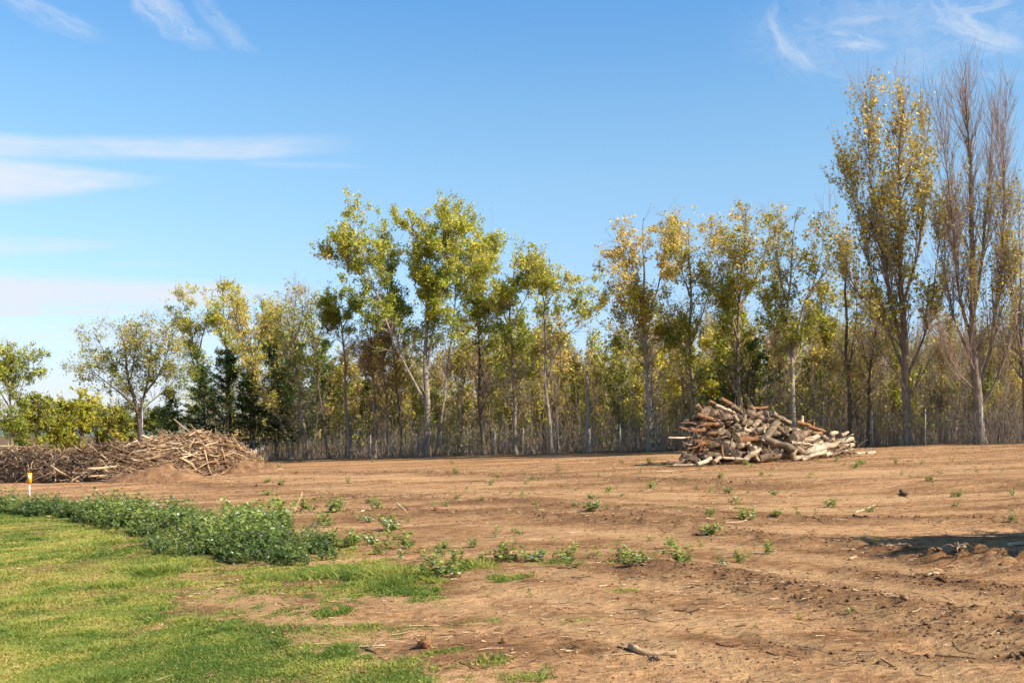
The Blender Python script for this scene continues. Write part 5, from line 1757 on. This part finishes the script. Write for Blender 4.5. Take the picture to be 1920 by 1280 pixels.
def build_weeds():
    rg = np.random.default_rng(63)
    BANK = np.array([PG(*p) for p in [(-260, 964), (0, 964), (110, 971), (170, 990), (190, 1004), (262, 1012), (282, 1042), (400, 1048), (470, 1062), (560, 1066), (622, 1060), (630, 1030), (600, 1002), (500, 985), (420, 982), (330, 975), (240, 965), (150, 958), (0, 950), (-260, 948)]])
    BANK = np.vstack([BANK, BANK[:1]])
    lo, hi = BANK.min(0), BANK.max(0)
    vs = [weed_geo(700 + k, 7, 0.46, 95, 0.025 if k % 2 else 0.06, 0.055 + 0.007 * k) for k in range(8)]
    LV, LT, SV, SF, off = [], [], [], [], 0
    cnt = 0
    tries = lo + (hi - lo) * rg.random((60000, 2))
    ok = inside(tries[:, 0], tries[:, 1], BANK)
    edge = poly_dist(tries[:, 0], tries[:, 1], BANK)
    den = sstep(fbm(tries[:, 0] * 1.1, tries[:, 1] * .6, 81, 3) + 0.18 * np.minimum(edge, 1.2), 0.40, 0.62) * 0.95 + 0.05
    pts = tries[ok & (rg.random(60000) < den)]
    # even share over the picture: nearer plants matter more
    pr = 1 / pts[:, 1] ** 0.6
    sel = pts[rg.choice(len(pts), min(1000, len(pts)), replace=False, p=pr / pr.sum())]
    for (x, y) in sel:
        sv, sf, v, tone = vs[rg.integers(0, 8)]
        s = (0.45 + 0.65 * rg.random()) * (0.55 + 1.0 * fbm(np.array(x * .5), np.array(y * .4), 83, 2))
        s *= 0.65 + 0.5 * min(float(poly_dist(np.array(x), np.array(y), BANK)), 1.0)
        if rg.random() < 0.06:
            s *= 1.4
        if y > 21:
            s *= 1.2
        a = rg.random() * 6.283
        ca, sa = math.cos(a), math.sin(a)
        Rm = np.array([[ca, sa, 0], [-sa, ca, 0], [0, 0, 1]]) * s
        o3 = np.array([x, y, float(gz(x, y))])
        LV.append(v @ Rm + o3)
        LT.append(np.where(tone < .86, np.clip(tone + 0.16 * rg.normal() - 0.15 + 0.7 * (float(fbm(np.array(x * .6), np.array(y * .5), 87, 2)) - .5), 0, .84), tone))
        if len(LV) % 2:
            SV.append((sv @ Rm + o3, sf))
    v = np.concatenate(LV)
    tag(mesh_obj('weed_bank', v, [np.arange(len(v)).reshape(-1, 4)], M['weed'], attrs={'tone': ('FACE', np.concatenate(LT))}), 'dense bank of green weeds with whitish leaves along the lawn edge', 'weeds', kind='stuff')
    v, f = merge(SV)
    tag(mesh_obj('weed_bank_stems', v, f, M['weed_stem']), 'thin stems inside the dense weed bank', 'weeds', kind='stuff')
    # single plants standing on the bare soil
    protos = []
    for k in range(7):
        sv, sf, v, tone = weed_geo(740 + k, [9, 7, 5, 4, 3, 8, 4][k], 0.40, [150, 120, 90, 64, 44, 140, 52][k], [.08, .06, .05, .04, 0, .10, .03][k], 0.10, 0.5 if k in (0, 5) else 0.35)
        tone = np.where(tone < .86, np.clip(tone + 0.14, 0, .84), tone)
        protos.append((sv, sf, v, tone, [None]))
    z7 = [(90, 200, 80), (200, 170, 60), (330, 200, 90), (480, 160, 70), (620, 170, 65), (690, 170, 25), (800, 118, 35), (835, 165, 45), (910, 260, 80), (700, 345, 70), (810, 330, 60), (885, 345, 65), (985, 355, 85), (850, 380, 50), (970, 420, 55),
          (1085, 420, 50), (1170, 400, 60), (1060, 470, 40), (1140, 515, 105), (1190, 495, 50), (1255, 510, 70), (1260, 440, 70), (1370, 430, 45), (1455, 425, 50), (1525, 430, 95), (1575, 430, 50), (1660, 430, 65), (1760, 430, 50), (1810, 425, 60), (1880, 470, 90),
          (1450, 290, 45), (1570, 285, 35), (1740, 335, 35), (1195, 350, 40), (1330, 350, 40), (1000, 225, 25), (800, 225, 40), (740, 210, 35), (600, 250, 40), (1520, 80, 30), (1590, 95, 30), (1385, 115, 25), (1250, 105, 30), (1610, 20, 30), (1195, 135, 25), (960, 165, 30), (1680, 180, 25),
          (1420, 610, 28), (1640, 605, 35), (1080, 585, 18), (640, 300, 60), (560, 240, 60), (720, 300, 50)]
    z8 = [(30, 440, 45), (150, 460, 70), (195, 490, 60), (240, 470, 50), (310, 475, 30), (400, 490, 75), (440, 460, 50), (600, 470, 40), (675, 450, 50), (710, 240, 50), (545, 330, 55), (535, 240, 30), (20, 235, 50), (360, 390, 45), (280, 360, 25), (790, 410, 55), (745, 380, 20), (1070, 175, 35), (830, 230, 35),
          (230, 65, 30), (290, 120, 40), (590, 90, 35), (500, 50, 25), (700, 30, 30), (765, 75, 25), (1120, 30, 25), (1180, 40, 30), (1380, 70, 25), (1500, 90, 30), (1465, 20, 30), (1030, 25, 20), (1355, 20, 20), (940, 695, 25), (1155, 690, 25), (1280, 805, 20), (735, 755, 20), (1200, 350, 30), (1275, 370, 25), (505, 385, 25)]
    spots = [(400 + a / 2.743, 900 + b / 2.743, h / 2.743, 1) for a, b, h in z7] + [(1100 + a / 2.341, 860 + b / 2.341, h / 2.341, 1) for a, b, h in z8]
    for k in range(75):
        spots.append((430 + 1490 * rg.random(), 864 + 95 * rg.random() ** 1.3, 6 + 9 * rg.random(), 0))
    bands = {}
    for (px, py, h, big) in spots:
        key = ('far' if py < 905 else 'back' if py < 960 else 'mid' if py < 1030 else 'row' if py < 1105 else 'near') if big else 'seed'
        bands.setdefault(key, []).append((px, py, h))
    WORDS = {'far': 'in the far belt near the log pile', 'back': 'in the belt midway to the trees', 'mid': 'just beyond the middle row',
             'row': 'in the middle row', 'near': 'among those nearest the camera'}
    for key, L in bands.items():
        L.sort()
        for i, (px, py, h) in enumerate(L):
            p = PG(px, py)
            hm = max(h * (1.35 if p[1] < 28 else 1.0) / F * p[1], 0.05)
            k = rg.integers(0, 7) if hm < 0.3 else rg.choice([0, 1, 5, 2])
            if hm < 0.16:
                k = rg.choice([3, 4, 6, 2])
            sv, sf, v, tone, ref = protos[k]
            if ref[0] is None:
                o = empty('weed_plant')
                lf = mesh_obj('leaves', v, [np.arange(len(v)).reshape(-1, 4)], M['weed'], o, attrs={'tone': ('FACE', tone)})
                lf['kind'] = 'stuff'
                st = mesh_obj('stems', sv, sf, M['weed_stem'], o)
                st['kind'] = 'stuff'
                ref[0] = o
            else:
                o = copy_tree(ref[0])
            s = hm / 0.40
            o.location = (p[0], p[1], float(gz(*p)))
            wide = s * (0.95 + 0.35 * rg.random())
            o.scale = (wide, wide, s)
            o.rotation_euler = (0, 0, rg.random() * 6.283)
            if key == 'seed':
                side = 'left of the middle' if px < 960 else 'right of the middle'
                sc_ = sum(1 for q_ in L[:i] if (q_[0] < 960) == (px < 960))
                tag(o, f'tiny green seedling on the far bare soil {side}, {ORD[sc_]} from the left', 'weed', f'seedlings on the far soil {side}')
            else:
                size = 'bushy' if hm > 0.3 else 'small' if hm < 0.18 else 'leafy'
                tag(o, f'{size} green weed, {ORD[i]} from the left {WORDS[key]}', 'weed', 'single weeds on the bare soil')


build_weeds()


# ------------------------------------------------------------------ grass
def build_grass():
    rg = np.random.default_rng(64)
    n = 1500000
    d = 5.6 + 28 * rg.random(n) ** 1.25
    u = -0.56 + 0.72 * rg.random(n)
    x = u * d
    c = grass_cover(x, d)
    keep = rg.random(n) < (c ** 1.4) * 0.85
    x, y, c = x[keep], d[keep], c[keep]
    n = len(x)
    if n > 350000:
        sel = rg.choice(n, 350000, replace=False)
        x, y, c = x[sel], y[sel], c[sel]
        n = 350000
    z = gz(x, y)
    tuft = fbm(x * 1.6, y * 1.6, 90, 3)
    long_ = np.zeros(n)
    for (px, py, rx, ry) in [(735, 1082, 60, 14), (330, 1066, 45, 12), (640, 1085, 60, 14), (230, 1020, 90, 16), (900, 1062, 40, 8)]:
        q = PG(px, py)
        ax = abs(PG(px + rx, py)[0] - q[0])
        ay = abs(PG(px, py - ry)[1] - q[1])
        long_ = np.maximum(long_, np.exp(-((x - q[0]) / ax) ** 2 - ((y - q[1]) / ay) ** 2))
    h = (0.008 + 0.026 * tuft + 0.05 * sstep(tuft, 0.55, 0.8) * (0.4 + 0.9 * rg.random(n)) + 0.13 * long_ * rg.random(n)) * (0.7 + 0.5 * c) * 0.95
    wd = (0.0026 + 0.00052 * y) * (0.7 + 0.6 * rg.random(n))
    az = rg.random(n) * 6.283
    ln = rg.normal(size=(n, 2)) * 1.25
    B = np.stack([np.cos(az) * wd, np.sin(az) * wd, np.zeros(n)], 1)
    base = np.stack([x, y, z - 0.004], 1)
    tip = base + np.stack([ln[:, 0] * h, ln[:, 1] * h, h], 1)
    v = np.stack([base - B, base + B, tip], 1).reshape(-1, 3)
    dry = fbm(x * 0.45 + 3, y * 0.35, 95, 4)
    tn = 0.33 + 1.4 * (dry - 0.5) + 1.1 * (fbm(x * 3, y * 2.2, 97, 2) - .5) + 0.24 * rg.normal(size=n) + 0.008 * (y - 12) - 0.35 * (tuft - .5)
    tn = np.where(rg.random(n) < 0.07, 0.9 + 0.1 * rg.random(n), tn)
    tag(mesh_obj('grass', v, [np.arange(3 * n).reshape(-1, 3)], M['grass'], attrs={'tone': ('FACE', np.clip(tn, 0, 1))}), 'short patchy green lawn grass in the near left corner', 'grass', kind='stuff')


build_grass()


# ------------------------------------------------------------------ clods, chips and loose sticks
def build_litter():
    rg = np.random.default_rng(65)
    n = 110000
    d = 5.6 + 60 * rg.random(n) ** 1.5
    x = (-0.56 + 1.12 * rg.random(n)) * d
    _, k = ridge_field(x, d)
    g = grass_cover(x, d)
    cl = fbm(x * 0.7, d * 0.9, 101, 3)
    keep = rg.random(n) < (0.05 + 0.5 * sstep(cl, .5, .7) * .5 + 0.9 * k) * (1 - g)
    x, y, k = x[keep][:14000], d[keep][:14000], k[keep][:14000]
    n = len(x)
    r = (0.005 + 0.012 * rg.random(n) ** 2 + 0.034 * k * rg.random(n) ** 3.5) * (0.8 + 0.022 * y)
    oc = np.array([(1, 0, 0), (0, 1, 0), (-1, 0, 0), (0, -1, 0), (0, 0, 1), (0, 0, -0.5)], float)
    V = oc[None] * (0.55 + 0.9 * rg.random((n, 6, 1))) * r[:, None, None] * np.array([1.25, 1.0, 0.75])
    a = rg.random(n) * 6.283
    ca, sa = np.cos(a)[:, None], np.sin(a)[:, None]
    V = np.stack([V[..., 0] * ca - V[..., 1] * sa, V[..., 0] * sa + V[..., 1] * ca, V[..., 2]], -1)
    V += np.stack([x, y, gz(x, y) + r * 0.15], -1)[:, None]
    tri = np.array([(0, 1, 4), (1, 2, 4), (2, 3, 4), (3, 0, 4), (1, 0, 5), (2, 1, 5), (3, 2, 5), (0, 3, 5)])
    T = (np.arange(n)[:, None, None] * 6 + tri[None]).reshape(-1, 3)
    tag(mesh_obj('soil_clods', V.reshape(-1, 3), [T], M['mound']), 'crumbs and clods of churned brown soil', 'soil', kind='stuff')
    n = 60000
    d = 5.6 + 55 * rg.random(n) ** 1.4
    x = (-0.56 + 1.12 * rg.random(n)) * d
    _, k = ridge_field(x, d)
    g = grass_cover(x, d)
    keep = rg.random(n) < (0.10 + 0.35 * k + 0.2 * sstep(fbm(x * .4, d * .5, 103, 3), .5, .65)) * (1 - g)
    x, y = x[keep][:8500], d[keep][:8500]
    n = len(x)
    Ln = (0.03 + 0.22 * rg.random(n) ** 3) * (0.8 + 0.02 * y)
    az = rg.normal(size=n) * 0.6
    D = unit(np.stack([np.cos(az), np.sin(az), rg.normal(size=n) * 0.12], 1))
    C = np.stack([x, y, gz(x, y) + 0.012], 1)
    P, Rd = pieces(C, D, Ln, (0.003 + 0.006 * rg.random(n) ** 2) * (0.7 + 0.025 * y), rg, 3, 3, 0.08)
    v, f = tubes(P, Rd, 3)
    tn = np.where(rg.random(n) < 0.38, 0.68 + 0.28 * rg.random(n), 0.15 + 0.4 * rg.random(n))
    tag(mesh_obj('wood_chips', v, f, M['brush'], attrs={'tone': ('POINT', np.repeat(tn, 9))}), 'scattered wood splinters and twigs on the soil', 'wood chips', kind='stuff')


build_litter()


def build_sticks():
    g = 'loose sticks on the soil'
    L = [  # px polyline, diameter px, tone, lift(px of arch), label
        ([(642, 1212), (672, 1216), (722, 1215)], 5, .85, 'bleached split stick lying left of the torn root lump'),
        ([(676, 1219), (698, 1226), (706, 1230)], 4, .3, 'short dark stick lying just below the bleached split stick'),
        ([(1180, 1226), (1215, 1230), (1268, 1229)], 12, .6, 'pale peeled log piece on the soil near the bottom right'),
        ([(1126, 1233), (1160, 1232), (1190, 1231)], 4, .7, 'thin stick pointing left from the pale peeled log piece'),
        ([(1158, 1221), (1178, 1226), (1196, 1228)], 4, .15, 'dark twig crossing the pale peeled log piece'),
        ([(760, 1182), (790, 1180), (822, 1178)], 3, .8, 'thin bleached twig lying behind the torn root lump'),
        ([(1785, 1202), (1795, 1216), (1805, 1222), (1830, 1225)], 3, .2, 'dark curved twig rising from the soil at the lower right'),
        ([(1752, 1224), (1800, 1227), (1840, 1228)], 5, .2, 'dark stick lying under the curved twig at the lower right'),
        ([(1738, 1087), (1752, 1086), (1766, 1085)], 5, .9, 'short white stick among the dark clods at right'),
        ([(567, 923), (558, 945), (545, 962), (530, 974)], 2.2, .8, 'pale arching cane standing over the weed bank'),
        ([(743, 942), (756, 953), (766, 963)], 2.5, .85, 'thin bleached stick leaning right, beyond the weed bank'),
        ([(676, 962), (684, 961), (694, 961)], 3, .9, 'short bleached stick beyond the weed bank tip'),
        ([(1604, 943), (1620, 937), (1642, 929)], 3.5, .8, 'pale stick on the slope at right, upper of a crossed pair'),
        ([(1600, 948), (1612, 953), (1632, 957)], 3.5, .25, 'dark stick on the slope at right, lower of a crossed pair'),
        ([(1690, 911), (1696, 914), (1702, 912)], 7, .15, 'dark stub of root on the crest at right'),
        ([(1440, 1127), (1450, 1127), (1460, 1126)], 3.5, .85, 'small pale stick on the soil right of centre'),
        ([(1664, 1139), (1690, 1140), (1715, 1139)], 3, .8, 'thin pale stick along the dark track at right'),
        ([(1594, 1040), (1600, 1037), (1606, 1034)], 5, .75, 'little pale stub left of the shadow'),
        ([(1265, 1153), (1275, 1153), (1288, 1154)], 3, .15, 'little dark stick on pale soil in the lower middle'),
        ([(1208, 1165), (1222, 1170), (1236, 1170)], 2.5, .15, 'thin dark twig on pale soil in the lower middle'),
        ([(1560, 1170), (1600, 1177), (1640, 1181)], 2.5, .2, 'long thin dark twig on the soil below the dark track'),
        ([(1436, 1226), (1462, 1231), (1492, 1233)], 2.5, .25, 'thin dark twig right of the pale peeled log piece'),
        ([(1060, 1002), (1080, 1001), (1092, 1000)], 2.5, .9, 'pale stick on the soil beyond the middle row of weeds'),
        ([(910, 1008), (930, 1009), (945, 1008)], 2.0, .8, 'thin pale stick in front of the far ridge of clods'),
        ([(1360, 974), (1385, 968), (1405, 962)], 2.2, .8, 'long thin pale stick beyond the middle row, right of centre'),
        ([(1838, 997), (1844, 986), (1849, 976)], 2.5, .15, 'dark twig standing upright above the shadow'),
        ([(1720, 1010), (1750, 1012), (1775, 1012)], 4, .6, 'stick lying inside the shadow at right'),
        ([(1890, 995), (1910, 994), (1935, 993)], 7, .9, 'pale chunk at the right edge above the shadow'),
        ([(1630, 1012), (1640, 1018), (1652, 1022)], 3, .3, 'crooked dark twig at the tip of the shadow'),
        ([(1230, 886), (1250, 885), (1262, 884)], 2.2, .85, 'pale stick in front of the log pile, left side'),
        ([(1060, 1228), (1075, 1225), (1082, 1227)], 5, .8, 'small bleached forked stick left of the pale peeled log piece'),
        ([(860, 1240), (895, 1255), (915, 1262)], 4, .2, 'dark stick at the bottom edge below the torn root lump'),
        ([(1800, 1268), (1820, 1262), (1840, 1260)], 3, .3, 'thin brown stick at the bottom right corner'),
    ]
    for k, (pts, dia, tone, lab) in enumerate(L):
        rg = np.random.default_rng(1500 + k)
        base = PG(*pts[-1]) if pts[0][1] < pts[-1][1] - 14 else None
        P = []
        for (px, py) in pts:
            if base is not None:                    # standing twig: stays at the distance of its foot
                dd = base[1] + 0.04 * (pts[-1][1] - py) / 10
                P.append(((px - 960) / F * dd, dd, EYE + (HZ - py) / F * dd))
            else:
                q = PG(px, py)
                P.append((q[0], q[1], float(gz(*q)) + dia / F * q[1] * 0.4))
        P = resample(P, 8)
        d = P[:, 1].mean()
        r = dia / F * d / 2
        P = P + rg.normal(size=P.shape) * r * 0.25
        Rd = r * np.linspace(1.05, 0.6 if dia < 6 else 0.9, 8) * (1 + 0.12 * rg.normal(size=8))
        c = P.mean(0)
        parts = [tubes((P - c)[None], Rd[None], 7, caps=True, knob=0.1, seed=k)]
        if k % 3 == 0:
            S3, D3, r3, _, _ = spawn((P - c)[None], Rd[None], 3, 0.2, 0.9, 42, rg)
            P3, R3 = grow(S3, D3, np.full(3, 0.3 * np.linalg.norm(P[-1] - P[0])), r3 * 0.5, r3 * 0.25, 3, 0.0, 0.1, rg)
            parts.append(tubes(P3, R3, 4))
        v, f = merge(parts)
        o = mesh_obj('stick' if dia < 8 else 'log_piece', v, f, M['brush'], None, True, attrs={'tone': ('POINT', np.full(len(v), tone))})
        o.location = c
        tag(o, lab, 'stick' if dia < 8 else 'log', g)
    q = PG(797, 1222)
    make_roots('root_lump', 'torn reddish-brown root lump lying on the soil in the foreground', (q[0], q[1], float(gz(*q)) + 0.045), 0.125, 16, 33, 'log_red', 'root lump')
    q = PG(1232, 1240)
    make_roots('root_lump', 'dark fibrous roots hanging under the pale peeled log piece', (q[0], q[1], float(gz(*q)) + 0.02), 0.09, 24, 34, 'brush', 'root lump', flat=0.35)
    q = PG(626, 1152)
    make_roots('root_lump', 'small dark root lump at the left tip of a grass patch', (q[0], q[1], float(gz(*q)) + 0.03), 0.10, 12, 35, 'log_red', 'root lump')
    q = PG(945, 1214)
    make_roots('root_lump', 'small dark root lump right of the torn reddish-brown one', (q[0], q[1], float(gz(*q)) + 0.02), 0.07, 10, 36, 'log_red', 'root lump')
    q = PG(1695, 1146)
    make_roots('root_lump', 'dark gnarled root lump on the track at right', (q[0], q[1], float(gz(*q)) + 0.03), 0.09, 12, 37, 'brush', 'root lump')
    q = PG(1800, 1042)
    make_roots('root_lump', 'dark clod of roots under the lower edge of the shadow', (q[0], q[1], float(gz(*q)) + 0.05), 0.16, 12, 38, 'brush', 'root lump', flat=0.5)


build_sticks()


# ------------------------------------------------------------------ small man-made things
def boxv(x0, x1, y0, y1, z0, z1):
    v = np.array([(x0, y0, z0), (x1, y0, z0), (x1, y1, z0), (x0, y1, z0), (x0, y0, z1), (x1, y0, z1), (x1, y1, z1), (x0, y1, z1)], float)
    f = np.array([(0, 3, 2, 1), (4, 5, 6, 7), (0, 1, 5, 4), (1, 2, 6, 5), (2, 3, 7, 6), (3, 0, 4, 7)])
    return v, [f]


def build_small():
    q = PG(55, 930)
    root = empty('marker_post', (q[0], q[1], float(gz(*q))))
    tag(root, 'white marker post with orange head in front of the brush pile', 'marker post')
    d = q[1]
    h = 43 / F * d
    v, f = tubes(np.array([[(0, 0, -0.2), (0, 0, h * .5), (0.01, 0, h * .98)]]), np.array([[0.036, 0.036, 0.036]]), 8, caps=True)
    mesh_obj('post', v, f, M['white'], root, True)
    v, f = boxv(-0.07, 0.09, -0.05, 0.05, h * 0.55, h * 1.02)
    hd = mesh_obj('marker_head', v, f, M['orange'], root)
    v, f = boxv(-0.035, 0.055, -0.060, -0.0555, h * 0.76, h * 0.93)
    mesh_obj('reflector', v, f, M['white'], hd)
    d = 99.0
    x = (267 - 960) / F * d
    root = empty('metal_pole', (x, d, float(gz(x, d))))
    tag(root, 'plain grey metal pole standing beside the round-headed tree trunk', 'pole')
    hh = EYE + (HZ - 768) / F * d - float(gz(x, d))
    v, f = tubes(np.array([[(0, 0, -0.3), (0, 0, hh * .5), (0, 0, hh)]]), np.array([[0.06, 0.058, 0.055]]), 10, caps=True)
    mesh_obj('shaft', v, f, M['steel'], root, True)
    v, f = tubes(np.array([[(0, 0, hh), (0, 0, hh + .05), (0, 0, hh + 0.08)]]), np.array([[0.068, 0.068, 0.05]]), 10, caps=True)
    mesh_obj('cap', v, f, M['steel'], root, True)
    # low building far behind the left cluster
    d = 165.0
    x = (490 - 960) / F * d
    z = float(gz(x, d))
    root = empty('farm_building', (x, d, z), R(6))
    tag(root, 'low farm building with orange roof glimpsed between the left trunks', 'building')
    brick, nt, b = new_mat('red_brick')
    n = nz(nt, coords(nt), 4.0, 4)
    nt.links.new(ramp(nt, n, [(0.3, (0.26, 0.10, 0.06)), (0.7, (0.42, 0.20, 0.12))]), b.inputs['Base Color'])
    rf = plain('orange_roof_sheet', (0.62, 0.33, 0.10), 0.7, 0, 0.15, 2.0)
    v, f = boxv(-9, 9, 0, 8, -0.5, 2.5)
    mesh_obj('wall', v, f, brick, root)
    v = np.array([(-9.6, -.7, 2.35), (9.6, -.7, 2.35), (9.6, 8.7, 2.35), (-9.6, 8.7, 2.35), (-9.6, -.7, 2.5), (9.6, -.7, 2.5), (9.6, 8.7, 2.5), (-9.6, 8.7, 2.5), (-9.6, 4, 3.9), (9.6, 4, 3.9)], float)
    mesh_obj('roof', v, [np.array([(0, 3, 2, 1), (0, 1, 5, 4), (2, 3, 7, 6), (4, 5, 9, 8), (6, 7, 8, 9)]), np.array([(3, 0, 4), (3, 4, 8), (3, 8, 7), (1, 2, 6), (1, 6, 9), (1, 9, 5)])], rf, root)
    glass = plain('dark_glass', (0.05, 0.06, 0.07), 0.2, 0, 0.1)
    for wx in (-6, -2.4, 2.6, 6.2):
        v, f = boxv(wx - .6, wx + .6, -0.06, 0.02, 0.9, 1.9)
        w_ = mesh_obj('window', v, f, M['white'], root)
        v, f = boxv(wx - .5, wx + .5, -0.08, -0.062, 1.0, 1.8)
        mesh_obj('pane', v, f, glass, w_)
    v, f = boxv(-0.5, 0.5, -0.06, 0.02, -0.4, 2.0)
    mesh_obj('door', v, f, M['white'], root)
    # white round tank beside it
    tx = x - 0.4
    root = empty('water_tank', (tx, d - 4, float(gz(tx, d - 4))))
    tag(root, 'small white rounded tank in front of the far farm building', 'tank')
    t = np.linspace(0, 1, 9)
    v, f = tubes(np.array([[(0, 0, q_ * 1.25 - 0.1) for q_ in t]]), np.array([[0.62, .64, .64, .64, .64, .60, .48, .28, .1]]), 14, caps=True)
    mesh_obj('tank_shell', v, f, M['white'], root, True)
    v, f = tubes(np.array([[(0, 0, 1.13), (0, 0, 1.24)]]), np.array([[0.16, 0.16]]), 10, caps=True)
    mesh_obj('lid', v, f, M['steel'], root, True)


build_small()
tris = {}
for o in SC.objects:
    if o.type == 'MESH':
        tris[o.data.name] = sum(max(0, 1) for _ in ()) or (len(o.data.loops) - 2 * len(o.data.polygons))
print('unique tris', sum(tris.values()), 'objects', len(SC.objects))
